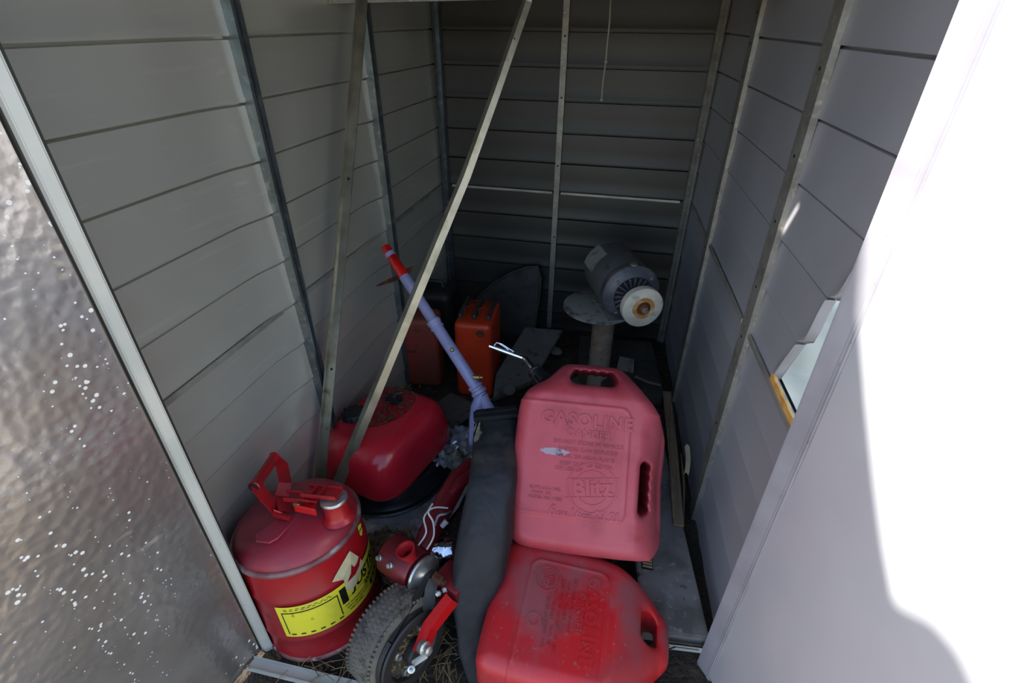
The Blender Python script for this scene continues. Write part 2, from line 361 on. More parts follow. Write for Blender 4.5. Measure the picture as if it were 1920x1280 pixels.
def channel(parent, name, base, z0, z1, inward, along, sec, m, holes=(), lean=None):
    """vertical stud: sec = list of (along, inward) points of an open strip, given thickness"""
    bm = BM(); t = .0016; pts = [Vector((base[0], base[1], 0)) + along*a + inward*b for a, b in sec]
    n = len(pts); nor = []
    for i in range(n):
        d = (pts[min(i+1, n-1)]-pts[max(i-1, 0)]).normalized(); nor.append(Vector((0, 0, 1)).cross(d))
    ring = pts + [p+q*t for p, q in zip(pts[::-1], nor[::-1])]
    a = [bm.verts.new((p.x, p.y, z0)) for p in ring]; b = [bm.verts.new((p.x, p.y, z1)) for p in ring]
    bm.faces.new(a); bm.faces.new(b[::-1]); k2 = len(ring)
    for k in range(k2): bm.faces.new((a[k], a[(k+1) % k2], b[(k+1) % k2], b[k]))
    o = part(name, bm, m, parent)
    for (ha, hi_, hz) in holes:
        c = Vector((base[0], base[1], hz)) + along*ha + inward*(hi_+.0022)
        bm = BM(); lathe(bm, [(0, .0004), (.0032, .0004), (.0036, -.001)], 10, MT(c, axrot(inward)))
        part('screw_hole', bm, M_hole, o)
    return o
IL = Vector((1, 0, 0)); XL = -.8; YB = 2.13
dR = Vector((-.094, 1.47, 0)).normalized(); IR = Vector((-dR.y, dR.x, 0)); R0 = Vector((.35, .66, 0))
def rw(y): return R0 + dR*((y-.66)/dR.y)
# left wall
bm = BM(); box(bm, (XL-.024, (.5+YB)/2, .74), (.006, YB-.5+.10, 1.52)); wl_ = part('wall_left', bm, M_roof, kind='structure')
bays = [(.50, .99), (.99, 1.53), (1.53, YB)]
for (a, b) in bays:
    for k, zt in enumerate(ROWS):
        zb = zt-ROWH
        siding(wl_, M_wall, (XL, a), (XL, b), max(zb, -.02), zt, IL, bulge=(.002, .017 if b < 2 else .0), nseg=34, bw=.065)
AL = Vector((0, 1, 0))
for y in (.985, 1.525):
    channel(wl_, 'stud', (XL, y), -.01, 1.49, IL, AL, [(0, .003), (0, .040), (.009, .040), (.009, .020), (.019, .020), (.019, .043), (.024, .043), (.024, .003)], M_galv)
for a, b in bays:
    bm = BM(); box(bm, (XL+.008, (a+b)/2, .637), (.006, b-a-.05, .012), bevel=.0015); part('rail', bm, M_rail, wl_)
# back wall
bm = BM(); box(bm, (-.27, YB+.026, .74), (1.2, .006, 1.52)); wb = part('wall_back', bm, M_roof, kind='structure')
IB = Vector((0, -1, 0)); XBR = rw(YB).x
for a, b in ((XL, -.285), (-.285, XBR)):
    for zt in ROWS: siding(wb, M_wallB_shade, (a, YB), (b, YB), max(zt-ROWH, -.02), zt, IB, bulge=(.002, .002), nseg=8)
AB = Vector((1, 0, 0))
channel(wb, 'stud', (-.302, YB), -.01, 1.49, IB, AB, [(0, .003), (0, .022), (.022, .022), (.022, .003)], M_galvR, holes=[(.011, .022, z) for z in (.45, .75, 1.0, 1.2)])
channel(wb, 'corner_post', (XL+.012, YB-.004), -.01, 1.49, IB, AB, [(0, .003), (0, .02), (.012, .026), (.016, .016), (.026, .022), (.03, .003)], M_galv)
channel(wb, 'corner_post', (XBR-.04, YB-.004), -.01, 1.49, IB, AB, [(0, .003), (.004, .022), (.014, .016), (.018, .026), (.03, .02), (.03, .003)], M_galvR)
for a, b in ((XL+.05, -.31), (-.275, XBR-.05)):
    bm = BM(); box(bm, ((a+b)/2, YB-.008, .637), (b-a, .006, .010), bevel=.0015); part('rail', bm, M_rail, wb)
# right wall with the torn hole
def hole_top(p):
    y = p.y
    pts = [(.66, .99), (.79, .945), (.80, .90), (.812, .882), (.835, .868), (.842, .838), (.852, .776), (.88, .757), (.925, .648), (.94, .55)]
    if y >= .935: return 0
    for (a, za), (b, zb) in zip(pts, pts[1:]):
        if a <= y <= b: return za+(zb-za)*(y-a)/(b-a) + .003*mn.noise(Vector((y*90, 0, 0)))
    return .99
bm = BM(); o0 = rw(.67); o1 = rw(YB); 
out = -IR*.024
# outer sheet: pieces around the hole
def sheet(bm, ya, yb, za, zb):
    a = rw(ya)+out; b = rw(yb)+out
    q = [bm.verts.new((p.x, p.y, z)) for p, z in ((a, za), (b, za), (b, zb), (a, zb))]; bm.faces.new(q)
sheet(bm, .95, YB+.02, -.02, 1.5); sheet(bm, .66, .95, -.02, .63); sheet(bm, .66, .95, 1.02, 1.5)
wr = part('wall_right', bm, M_roof, kind='structure')
rb = [(.66, 1.13), (1.13, 1.67), (1.67, YB)]
for i, (a, b) in enumerate(rb):
    for zt in ROWS:
        zb = max(zt-ROWH, -.02); A = rw(a); B = rw(b)
        cl = hole_top if (i == 0 and zt > .65) else None
        siding(wr, M_wallR_haze, (A.x, A.y), (B.x, B.y), zb, zt, IR, bulge=(.004, .003), nseg=70 if cl else 12, clip=cl)
for y, h in ((1.10, (.35, .62, .75, .90, 1.03, 1.18)), (1.665, (.42, .62, .8, 1.0, 1.12, 1.2, 1.27))):
    b = rw(y)
    channel(wr, 'stud', (b.x, b.y), -.01, 1.49, IR, dR, [(0, .003), (0, .014), (.050, .014), (.050, .003)], M_galvR, holes=[(.026, .014, z) for z in h])
for a, b in ((.67, 1.11), (1.17, 1.66), (1.72, YB-.05)):
    A = rw(a); B = rw(b); c = (A+B)/2+IR*.009; bm = BM(); box(bm, (c.x, c.y, .637), (.006, (B-A).length, .012), rot=Matrix.Rotation(math.atan2(-dR.x, dR.y), 3, 'Z'), bevel=.0015); part('rail', bm, M_rail, wr)
bm = BM(); prev = None
pts = [rw(.925-.014*k)+Vector((0, 0, .648+.002*math.sin(k*2.1))) for k in range(18)]
sweep(bm, [p+IR*.005 for p in pts], [(-.004, -.007), (.004, -.007), (.005, .006), (-.003, .009)]); part('torn_edge', bm, M_raw, wr, label='raw torn edge in painted sunlit orange')
# roof
bm = BM()
def slabpoly(q): prism(bm, q, .03, Matrix.Translation((0, 0, 1.497)))
slabpoly([(-.87, .475), (-.48, .52), (-.48, 2.17), (-.87, 2.17)]); slabpoly([(-.36, .535), (.42, .64), (.42, 2.17), (-.36, 2.17)])
slabpoly([(-.48, .52), (-.36, .535), (-.36, .805), (-.48, .805)]); slabpoly([(-.48, .83), (-.36, .83), (-.36, 2.17), (-.48, 2.17)])  # slit added between slabs to let a sun fleck reach the right wall
part('ceiling', bm, M_roof, kind='structure')
# front header and returns (above and beside the opening, out of the frame)
bm = BM(); box(bm, (-.762, .495, .74), (.13, .03, 1.54)); part('wall_front', bm, M_roof, kind='structure')
bm = BM(); A = Vector((-.7, .445, .002)); B = Vector((.32, .468, .002)); sweep(bm, [A, B], [(-.014, 0), (.014, 0), (.014, .010), (.011, .010), (.011, .003), (-.011, .003), (-.011, .012), (-.014, .012)]); part('trim_1', bm, M_doorframe, kind='structure')
# top beam
bm = BM(); A = P(684, 6, Y=1.42); B = P(990, -2, Y=1.42); dB_ = (B-A)/(B-A).x; sweep(bm, [A+dB_*(-.797-A.x)+Vector((0, 0, .02)), A+dB_*(.297-A.x)+Vector((0, .0, .02))], [(-.02, -.02), (.02, -.02), (.02, -.017), (-.017, -.017), (-.017, .03), (-.02, .03)]); part('trim_2', bm, M_galvR, kind='structure')

# left door leaf
HL = Vector((-.70, .475, 0)); dl = Vector((-.22, -.975, 0)).normalized(); nl = Vector((-dl.y, dl.x, 0))   # nl faces the opening
if nl.x < 0: nl = -nl
bm = BM(); n1, n2 = 60, 60; LW = .70; g = []
LT = [(-1, 1.86), (.165, 1.85), (.203, 1.771), (.287, 1.714), (.36, 1.671), (.428, 1.638), (.48, 1.619), (.526, 1.668), (.567, 1.688), (2, 1.69)]      # unseen upper edge, shaped to cast the shadow line on the right leaf
def ltop(s): return float(np.interp(s, [a for a, b in LT], [b for a, b in LT]))
for i in range(n1+1):
    s = -.0+LW*i/n1; row = []
    for j in range(n2+1):
        z = .0 + ltop(s)*j/n2
        off = .004*mn.noise(Vector((s*4, z*4, 5)))
        p = HL+dl*s+nl*off; row.append(bm.verts.new((p.x, p.y, z)))
    g.append(row)
for i in range(n1):
    for j in range(n2): bm.faces.new((g[i][j], g[i][j+1], g[i+1][j+1], g[i+1][j]))
ex = bmesh.ops.extrude_face_region(bm, geom=bm.faces[:]); bmesh.ops.translate(bm, vec=-nl*.012, verts=[v for v in ex['geom'] if isinstance(v, bmesh.types.BMVert)])
d1 = part('door_1', bm, M_hammer, smooth=60, kind='structure')
# frame strip of the left leaf: an edge channel
bm = BM(); u = Vector((.93, -.37, 0)).normalized(); v = Vector((.37, .93, 0)).normalized()
def strip(bm, base, u, v, sec, z0, z1, topcut=0):
    a = [bm.verts.new((*(base+u*x+v*y).xy, z0 + topcut*x)) for x, y in sec]; b = [bm.verts.new((*(base+u*x+v*y).xy, z1)) for x, y in sec]
    bm.faces.new(a); bm.faces.new(b[::-1]); n = len(sec)
    for k in range(n): bm.faces.new((a[k], a[(k+1) % n], b[(k+1) % n], b[k]))
strip(bm, HL, u, v, [(-.027, -.010), (-.018, .003), (.013, .007), (.020, .022), (.017, .024), (.010, .012), (-.018, .009), (-.030, -.008)], .0, 1.80)
bmesh.ops.bevel(bm, geom=[e for e in bm.edges if abs(e.verts[0].co.z-e.verts[1].co.z) > .5], offset=.0015, segments=2, affect='EDGES')
part('frame_strip', bm, M_doorframe, d1, label='cream painted edge channel')
# right door leaf
HR = Vector((.312, .655, 0)); dr = Vector((.2, -.98, 0)).normalized(); nr = Vector((-.98, -.2, 0)).normalized()
bm = BM(); n1, n2 = 30, 50; g = []
for i in range(n1+1):
    s = .0+.62*i/n1; row = []
    for j in range(n2+1):
        z = .02+1.6*j/n2
        off = .003*mn.noise(Vector((s*3, z*3, 15))); p = HR+dr*s+nr*off; row.append(bm.verts.new((p.x, p.y, z)))
    g.append(row)
for i in range(n1):
    for j in range(n2): bm.faces.new((g[i][j], g[i][j+1], g[i+1][j+1], g[i+1][j]))
ex = bmesh.ops.extrude_face_region(bm, geom=bm.faces[:]); bmesh.ops.translate(bm, vec=-nr*.012, verts=[v for v in ex['geom'] if isinstance(v, bmesh.types.BMVert)])
d2 = part('door_2', bm, M_doorR, smooth=60, kind='structure')
bm = BM(); u = Vector((.98, -.2, 0)).normalized(); v = Vector((.2, .98, 0)).normalized()
strip(bm, HR, u, v, [(-.026, .022), (-.024, .030), (.02, .036), (.02, .0), (.006, -.006), (.0, -.005), (-.004, .002)], .0, 1.62)
bmesh.ops.bevel(bm, geom=[e for e in bm.edges if abs(e.verts[0].co.z-e.verts[1].co.z) > .5], offset=.002, segments=2, affect='EDGES')
part('frame_strip', bm, M_doorfrR, d2, label='grey edge channel')
bm = BM(); lathe(bm, [(0, .003), (.006, .002), (.009, 0)], 14, MT(P(1574, 820, X=.335)+nr*.001, axrot(nr))); part('rivet', bm, M_doorR, d2)

# white wrinkled sheet lying over a low heap outside, seen through the torn hole
bm = BM(); g = []
for i in range(44):
    y = .45+2.4*i/43; row = []
    for j in range(34):
        t = j/33; x = .375+1.1*t; e = min(1, (1-t)/.12, i/4, (43-i)/4)
        z = .44*max(e, 0)**.6 + .03*mn.noise(Vector((x*7, y*5, 2))) + .04*abs(mn.noise(Vector((x*5+y*2, y*9-x*8, 6)))) - .01
        row.append(bm.verts.new((x, y, z)))
    g.append(row)
for i in range(43):
    for j in range(33): bm.faces.new((g[i][j], g[i][j+1], g[i+1][j+1], g[i+1][j]))
ex = bmesh.ops.extrude_face_region(bm, geom=bm.faces[:]); bmesh.ops.translate(bm, vec=(0, 0, -.006), verts=[v for v in ex['geom'] if isinstance(v, bmesh.types.BMVert)])
o = part('wrinkled_sheet', bm, M_white, smooth=180); tag(o, 'white wrinkled sheet lying outside, seen through the torn hole', 'sheet')

# ================================================================== GAS CANS
def chaikin(p, n=3):
    for _ in range(n):
        q = []
        for a, b in zip(p, p[1:]+p[:1]): q += [(a[0]*.75+b[0]*.25, a[1]*.75+b[1]*.25), (a[0]*.25+b[0]*.75, a[1]*.25+b[1]*.75)]
        p = q
    return p
def gas_can_mesh(poly, holes, T, panel, voxel=.0028):
    xs = [p[0] for p in poly]; zs = [p[1] for p in poly]; sp = chaikin(list(poly), 2)
    def f(X, Y, Z):
        U = X[:, 0, :]; V = Z[:, 0, :]
        o2 = (sd_poly(U, V, sp)-.003)
        t = T/2 - np.clip((V-panel['shoulder'])/.10, 0, 1)**1.5*(T/2-.030) - np.clip((U-panel['side'])/.06, 0, 1)**1.5*np.clip(1-np.abs(V-panel['sidez'])/.16, 0, 1)**.5*(T/2-.034)
        hd = None
        for (c, b, r_) in holes:
            h = sd_rrect(U, V, c, b, r_)
            if panel.get('scallop'):
                if b[0] > b[1]: h = h - .0017*np.cos((U-c[0])*2*np.pi/.022)*np.clip((V-c[1])/.006, 0, 1)
                else: h = h - .0017*np.cos((V-c[1])*2*np.pi/.024)*np.clip((U-c[0])/.004, 0, 1)
            hd = h if hd is None else np.minimum(hd, h)
        u0, u1, v0, v1 = panel['rect']
        pd = sd_rrect(U, V, ((u0+u1)/2, (v0+v1)/2), ((u1-u0)/2, (v1-v0)/2), .022)
        ridge = panel.get('ridge', .0030)*np.exp(-(pd/.0032)**2) + .0012*np.clip(-pd/.004, 0, 1)
        r = .034
        qx = (o2+r)[:, None, :]; qy = np.abs(Y)-t[:, None, :]+r
        d = np.sqrt(np.maximum(qx, 0)**2+np.maximum(qy, 0)**2)+np.minimum(np.maximum(qx, qy), 0)-r
        d = smax(d, -hd[:, None, :], .016)
        return d - ridge[:, None, :]*np.clip((Y*panel['front'])/.02+.4, 0, 1)
    m = .02
    return nets(f, (min(xs)-m, -T/2-m, min(zs)-m), (max(xs)+m, T/2+m, max(zs)+m), voxel, 'body')
# upper can: leans back against the heap, front (with the letters) is -y
k = 1.05
polyA = [(-.128, .0), (.128, .0), (.158, .018), (.168, .055), (.168, .24), (.162, .272), (.140, .318), (.098, .368), (.066, .408), (.050, .418), (-.062, .418), (-.078, .410), (-.092, .392), (-.108, .372), (-.150, .345), (-.164, .318), (-.168, .28), (-.170, .05), (-.158, .016)]
polyA = [(x*k, z*k) for x, z in polyA]
TA = .225*k
meA = gas_can_mesh(polyA, [((-.006*k, .384*k), (.055*k, .0185*k), .0175*k), ((.1190*k, .152*k), (.0125*k, .058*k), .012*k)], TA,
                   dict(shoulder=.335*k, side=.10*k, sidez=.158*k, rect=(-.30, .076*k, .078*k, .318*k), front=-1, scallop=True))
RU = Matrix(((.9961, -.0714, -.0518), (.0877, .7404, .6664), (-.0093, -.6684, .7438)))
ca = thing('gas_can', 'faded red plastic gas can leaning upright, metal spout at its left shoulder', 'gas can', (-.002, .806, .166), RU)
part('body', meA, M_canA, ca)
def letters(root, m, items, y, mirror=False, rotz=0, name='raised_lettering'):
    for s, size, x, z, kw in items:
        bm = BM()
        # text plane xy -> can xz
        if not mirror: Mx = Matrix(((1, 0, 0, x), (0, 0, -1, y), (0, 1, 0, z), (0, 0, 0, 1)))
        else: Mx = Matrix(((-1, 0, 0, x), (0, 0, 1, y), (0, 1, 0, z), (0, 0, 0, 1)))
        add_text(bm, s, size, Mx, **kw); part(name, bm, m, root)
yA = -TA/2-.0016
E0 = dict(ext=.0018); EB = dict(ext=.0022, bold=.0008)
letters(ca, M_canA, [
    ('GASOLINE', .040, -.018, .297, dict(ext=.0030, bold=.0012, space=1.15)), ('DANGER', .025, -.010, .268, EB),
    ('DO NOT STORE IN VEHICLE', .0125, -.010, .246, E0), ('VAPORS CAN EXPLODE', .0125, -.010, .230, E0),
    ('FUEL OR NEAR FLAME', .0125, -.010, .214, E0), ('KEEP OUT OF REACH', .0125, -.012, .198, E0), ('OR USE OF', .0125, -.050, .186, E0),
    ('BLITZ U.S.A. INC.', .0095, -.098, .138, E0), ('MIAMI, OK', .0095, -.107, .1275, E0), ('MODEL NO. 11833', .0095, -.097, .117, E0)], yA)
for s, size, x in (('6', .034, -.078), ('GAL', .013, -.054), ('16', .026, -.026), ('OZ', .013, -.002), ('23.2L', .027, .045)):
    bm = BM(); add_text(bm, s, size, Matrix(((1, 0, 0, x), (0, 0, -1, yA), (0, 1, 0, .092 if size > .02 else .087), (0, 0, 0, 1))), ext=.0020, bold=.0006); part('raised_lettering', bm, M_canA, ca)
def ring_part(root, m, c, r0, r1, y, h, name='raised_emblem', mirror=1):
    bm = BM(); Mx = MT((c[0], y, c[1]), axrot(Vector((0, -1 if mirror > 0 else 1, 0))))
    for a, b in ((r1-.003, r1), (r0, r0+.003)):
        lathe(bm, [(a, -h), (a, h), (b, h), (b, -h)], 48, Mx)
    return bm
bm = ring_part(ca, M_canA, (.006, .150), .036, .056, yA, .0014)
add_text(bm, 'Blitz', .050, Matrix(((math.cos(.12), -math.sin(.12), 0, .006), (0, 0, -1, yA), (math.sin(.12), math.cos(.12), 0, .150), (0, 0, 0, 1))), ext=.0024, bold=.0016)
for q in (-1, 1):
    box(bm, (.006, yA, .150+q*.0205), (.115, .0030, .0028), rot=Matrix.Rotation(-.12, 3, 'Y'))
part('raised_emblem', bm, M_canA, ca)
# scuff on the front
bm = BM(); pts = []
for q in range(26):
    a = 2*math.pi*q/26; rr = 1+.35*mn.noise(Vector((math.cos(a)*2, math.sin(a)*2, 4)))
    pts.append((-.085+.034*rr*math.cos(a), .222+.0085*rr*math.sin(a)))
prism(bm, pts, .0007, Matrix(((1, 0, 0, 0), (0, 0, -1, -TA/2-.0012), (0, 1, 0, 0), (0, 0, 0, 1)))); part('scuff', bm, M_dustband, ca, label='pale grey scuff mark')
# spout at the left shoulder
sb = Vector((-.115*k, -.01, .374*k)); Wc = ROOTM[ca]
sp0 = Wc @ sb
c1 = P(1010, 704, Y=sp0.y+.01); c2 = P(985, 672, Y=sp0.y+.06); c3 = P(918, 648, Y=sp0.y+.07)
bm = BM(); dd = (c1-sp0+Vector((0, 0, .0))).normalized(); dd = (c2-c1).normalized()
lathe(bm, [(0, -.03), (.022, -.03), (.022, -.006), (.019, -.004), (.019, .012), (.021, .014), (.021, .020), (.012, .022), (0, .022)], 20, MT(c1, axrot(dd)))
sp = part('spout_collar', bm, M_blkplastic, ca, world=True, smooth=40, label='black threaded collar')
bm = BM()
for q in range(10):
    a = 2*math.pi*q/10; x, y = frame(dd); box(bm, c1+x*.0215*math.cos(a)+y*.0215*math.sin(a)+dd*-.017, (.005, .005, .022), rot=axrot(dd))
part('grip_rib', bm, M_blkplastic, sp, world=True)
bm = BM(); tube(bm, [c1+dd*.015, c2-dd*.01, c2, c2+(c3-c2)*.08, c3], [.0085, .0085, .0088, .0075, .007], 12); part('spout_pipe', bm, M_chrome, ca, world=True, smooth=60, label='bent chrome pipe')
bm = BM(); dq = (c3-c2).normalized(); up = Vector((0, 0, 1)); tube(bm, [c3-dq*.012+up*.004, c3-dq*.02+up*.018, c3-dq*.035+up*.02, c3-dq*.07+up*.009], .0016, 6)
tube(bm, [c3-dq*.028+up*.018, c3-dq*.048+up*.012, c3-dq*.055+up*.008], .0014, 6); part('wire_clip', bm, M_chrome, ca, world=True)

# lower can: lies flat, its back face up, handle end to the right
polyB = [(-.118, .0), (.118, .0), (.140, .012), (.148, .045), (.148, .19), (.142, .235), (.122, .300), (.100, .352), (.080, .376), (.055, .384), (-.004, .384), (-.022, .380), (-.050, .355), (-.100, .300), (-.145, .262), (-.150, .22), (-.150, .045), (-.142, .012)]
TB = .205
meB = gas_can_mesh(polyB, [((.030, .338), (.034, .0185), .017)], TB, dict(shoulder=.262, side=.3, sidez=.16, rect=(-.30, .095, .073, .243), front=1))
RL = Matrix(((.045, 0, 1), (1, 0, -.045), (0, 1, 0)))
RL = (Matrix.Rotation(math.radians(1.5), 3, 'Z') @ Matrix.Rotation(math.radians(3), 3, 'X') @ RL)
cb = thing('gas_can', 'bright red plastic gas can lying flat, handle end to the right', 'gas can', (-.178, .625, .107), RL)
part('body', meB, M_canB, cb)
yB = TB/2+.0016
def lowtext(bm, s, size, x, z, **kw):
    own = bm is None; bm = bm or BM(); add_text(bm, s, size, Matrix(((-1, 0, 0, x), (0, 0, 1, yB), (0, 1, 0, z), (0, 0, 0, 1))), **kw)
    if own: part('raised_lettering', bm, M_canB, cb)
lowtext(None, 'GASOLINE', .036, -.012, .212, ext=.0018, bold=.001, space=1.12)
lowtext(None, 'DANGER', .022, -.004, .190, ext=.0016, bold=.0006)
for q, s in enumerate(('EXTREMELY FLAMMABLE', 'VAPORS CAN EXPLODE', 'KEEP OUT OF REACH', 'OF CHILDREN', 'DO NOT USE OR STORE')):
    lowtext(None, s, .0105, .008-.006*(q % 2), .172-.0125*q, ext=.0013)
for q, s in enumerate(('BLITZ U.S.A. INC.', 'MIAMI, OK', 'MODEL 11802')): lowtext(None, s, .009, -.062, .150-.012*q, ext=.0012)
bm = ring_part(cb, M_canB, (.058-.004, .112), .018, .029, yB, .0012, mirror=-1); lowtext(bm, 'Blitz', .024, .054, .112, ext=.0016, bold=.0008); part('raised_emblem', bm, M_canB, cb)
bm = ring_part(cb, M_canB, (-.040, .100), .010, .016, yB, .0011, mirror=-1); part('raised_emblem', bm, M_canB, cb)
bm = BM(); lathe(bm, [(0, -.02), (.026, -.02), (.026, .012), (.021, .018), (0, .018)], 24, MT((-.134, .0, .285), axrot(Vector((-.7, 0, .7))))); part('spout_cap', bm, M_canB, cb, smooth=40)

# ================================================================== SAFETY CAN
ax = Vector((-.03, .022, .29)).normalized(); xx = (Vector((1, 0, 0))-ax*ax.x).normalized(); yy = ax.cross(xx)
RS = Matrix(((xx.x, yy.x, ax.x), (xx.y, yy.y, ax.y), (xx.z, yy.z, ax.z)))
sc = thing('safety_can', 'round dull red metal safety can with yellow label, front left', 'fuel can', (-.605, .608, .0), RS)
rS = .137
bm = BM(); lathe(bm, [(0, .004), (rS-.004, .004), (rS-.001, .012), (rS-.003, .02), (rS-.003, .068), (rS, .072), (rS, .078), (rS-.002, .082), (rS-.002, .188), (rS+.0005, .193), (rS+.0005, .199), (rS-.002, .203), (rS-.002, .278)], 72)
part('body', bm, M_safe2, sc, smooth=40)
bm = BM(); lathe(bm, [(rS-.004, .0), (rS+.002, .001), (rS+.003, .006), (rS-.001, .011)], 64); part('base_rim', bm, M_seam, sc, smooth=60)
bm = BM(); lathe(bm, [(rS-.001, .274), (rS+.003, .277), (rS+.0035, .284), (rS-.001, .289), (rS-.006, .288)], 72); part('seam_rim', bm, M_seam, sc, smooth=60)
bm = BM(); lathe(bm, [(rS-.003, .284), (rS-.004, .291), (rS-.010, .303), (rS-.028, .318), (rS-.055, .328), (rS-.085, .333), (.02, .336), (0, .336)], 72)
for v in bm.verts:
    a = math.atan2(v.co.y, v.co.x); r = v.co.xy.length
    v.co.z -= .010*math.exp(-((r-.085)/.03)**2)*math.exp(-((a+2.2)/.5)**2) + .003*mn.noise(Vector((v.co.x*14, v.co.y*14, 1)))
part('dome_top', bm, M_safe, sc, smooth=60)
# handle saddle, handle, lever, spout, cap
def sl(px, py, zl):
    """point on the plane z = zl of the can's own frame at a pixel -> can coordinates"""
    Mi = ROOTM[sc].inverted(); o = Mi @ Vector((0, 0, CH)); d = Mi.to_3x3() @ (ri*(px-960)+dn*(py-640)+fo*957); t = (zl-o.z)/d.z; return o+d*t
h1 = sl(478, 910, .418); h2 = sl(514, 858, .418); hm = (h1+h2)/2; hd = (h2-h1).normalized(); hs = Vector((-hd.y, hd.x, 0))
f1 = sl(528, 968, .345)
bm = BM(); e1 = h1; e2 = h1+hd*.118
for a, b in ((h1, h2),):
    L2 = (h2-h1).length; tube(bm, [h1-hd*.006, h1-hd*.004, h1, h2, h2+hd*.004, h2+hd*.006], [.0115, .0135, .0115, .0115, .0135, .0115], 16, caps=False)
hn = part('handle', bm, M_redp, sc, smooth=50)
bm = BM(); tube(bm, [h1-hd*.0062, h1+hd*.02], [.0102, .0102], 14); part('handle_bore', bm, M_hole, hn)
bm = BM()
def strap(bm, pts, wv, wd, th): 
    sweep(bm, pts, [(-wd/2, -th/2), (wd/2, -th/2), (wd/2, th/2), (-wd/2, th/2)], up=wv)
strap(bm, [h1+hd*.004, (h1*2+f1)/3+Vector((0, 0, .002)), sl(520, 955, .352), f1+Vector((0, 0, .012))], hd, .0025, .03)
strap(bm, [h2-hd*.002, h2+Vector((.018, -.004, -.016)), sl(535, 905, .378), sl(528, 930, .362), f1+Vector((.004, .01, .006))], hd, .0025, .03)
part('handle_bracket', bm, M_redp, sc)
bm = BM(); lg = [(-.030, -.050), (-.012, -.062), (.018, -.054), (.026, -.038), (.020, .0), (.012, .03), (-.012, .03), (-.018, .0)]
ang = math.atan2(hs.y, hs.x)
prism(bm, lg, .006, MT(f1+Vector((.006, -.004, -.014)), Matrix.Rotation(-.25, 3, 'Z')), bevel=.002); part('saddle_plate', bm, M_safe, sc, smooth=40)
s0 = sl(626, 935, .375)
bm = BM(); lathe(bm, [(.036, -.050), (.030, -.044), (.0265, -.038), (.0262, -.008), (.0262, 0), (0, 0)], 32, MT(s0)); part('spout', bm, M_redp, sc, smooth=40)
bm = BM(); lathe(bm, [(0, .006), (.020, .006), (.027, .004), (.0290, .001), (.0290, -.002), (.027, -.003), (0, -.003)], 32, MT(s0)); cp = part('spout_cap', bm, M_zinc, sc, smooth=40, label='bare metal cap')
a0 = sl(540, 928, .372); dv = (s0-a0); dv.z = 0; dL = dv.length; dv.normalize(); pv = Vector((-dv.y, dv.x, 0)); rz = Matrix(((dv.x, pv.x, 0), (dv.y, pv.y, 0), (0, 0, 1)))
bm = BM()
box(bm, a0+dv*(dL*.30)+Vector((0, 0, .010)), (dL*.62, .003, .011), rz, .001); box(bm, a0+dv*(dL*.30)-pv*.018+Vector((0, 0, .006)), (dL*.55, .003, .011), rz, .001)
box(bm, a0+dv*(dL*.52)-pv*.009+Vector((0, 0, .008)), (.05, .022, .004), rz, .001)
box(bm, a0+dv*(dL*.78)+Vector((0, 0, .016)), (.082, .030, .004), rz, .001)
for q in (-1, 1): box(bm, a0+dv*(dL*.78)+pv*.0145*q+Vector((0, 0, .020)), (.082, .002, .009), rz, .0005)
for q in (.62, .80): box(bm, a0+dv*(dL*q)+Vector((0, 0, .021)), (.003, .028, .009), rz)
part('lever', bm, M_redp, sc)
bm = BM(); c = a0+dv*(dL*.55)-pv*.032+Vector((0, 0, -.004)); box(bm, c, (.05, .003, .019), rz @ Matrix.Rotation(.12, 3, 'Y'), .0015); box(bm, c+pv*.012, (.03, .026, .003), rz, .001); part('trigger', bm, M_redbright, sc)
bm = BM(); box(bm, a0+dv*(dL*.25)-pv*.008+Vector((0, 0, -.012)), (.018, .02, .016), rz, .004); part('pivot', bm, M_brass, sc)
bm = BM(); tube(bm, [f1+Vector((-.018, .0, .003)), f1+Vector((.022, -.004, .003))], .006, 10); part('hinge_pin', bm, M_redp, sc, smooth=60)
# labels wrapped round the body
def wrapmesh(bm, lift):
    for v in bm.verts:
        a = v.co.x; z = v.co.y; r = rS + lift + v.co.z
        v.co = Vector((r*math.cos(a), r*math.sin(a), z))
rad = math.radians
def wrap_rect(bm, a0, a1, z0, z1, h=.0, n=24, z0b=None, z1b=None):
    z0b = z0 if z0b is None else z0b; z1b = z1 if z1b is None else z1b
    pr = None
    for q in range(n+1):
        t = q/n; a = rad(a0+(a1-a0)*t); c = [bm.verts.new((a, z0+(z0b-z0)*t, h)), bm.verts.new((a, z1+(z1b-z1)*t, h))]
        if pr: bm.faces.new((pr[0], c[0], c[1], pr[1]))
        pr = c
bm = BM(); wrap_rect(bm, -87, 52, .090, .186, 0, 60); wrapmesh(bm, .0006)
lb = part('label', bm, M_yel, sc, smooth=180, label='yellow printed wrap label')
bm = BM()
wrap_rect(bm, -83, -33, .1655, .1685); wrap_rect(bm, -83, -82, .099, .1685, n=1); wrap_rect(bm, -34, -33, .105, .1685, n=1)
for q in range(6): wrap_rect(bm, -80.5+8.6*q, -76.3+8.6*q, .0965, .1005, n=3)
for q in range(9): wrap_rect(bm, -80+5*q, -76.4+5*q-(q % 3)*.6, .1735, .1750, n=3); 
for q in range(8): wrap_rect(bm, -80+5.4*q, -77+5.4*q, .1775, .1790, n=3)
wrap_rect(bm, -31, -24.5, .130, .176, n=4)
wrapmesh(bm, .0010); part('print', bm, M_ink, lb)
bm = BM()
def wtext(bm, s, size, a, z, **kw):
    b2 = bmesh.new(); add_text(b2, s, size, Matrix(), **kw)
    for v in b2.verts: v.co = Vector((rad(a)+v.co.x/rS, z+v.co.y, v.co.z))
    me = bpy.data.meshes.new('t'); b2.to_mesh(me); b2.free(); bm.from_mesh(me); bpy.data.meshes.remove(me)
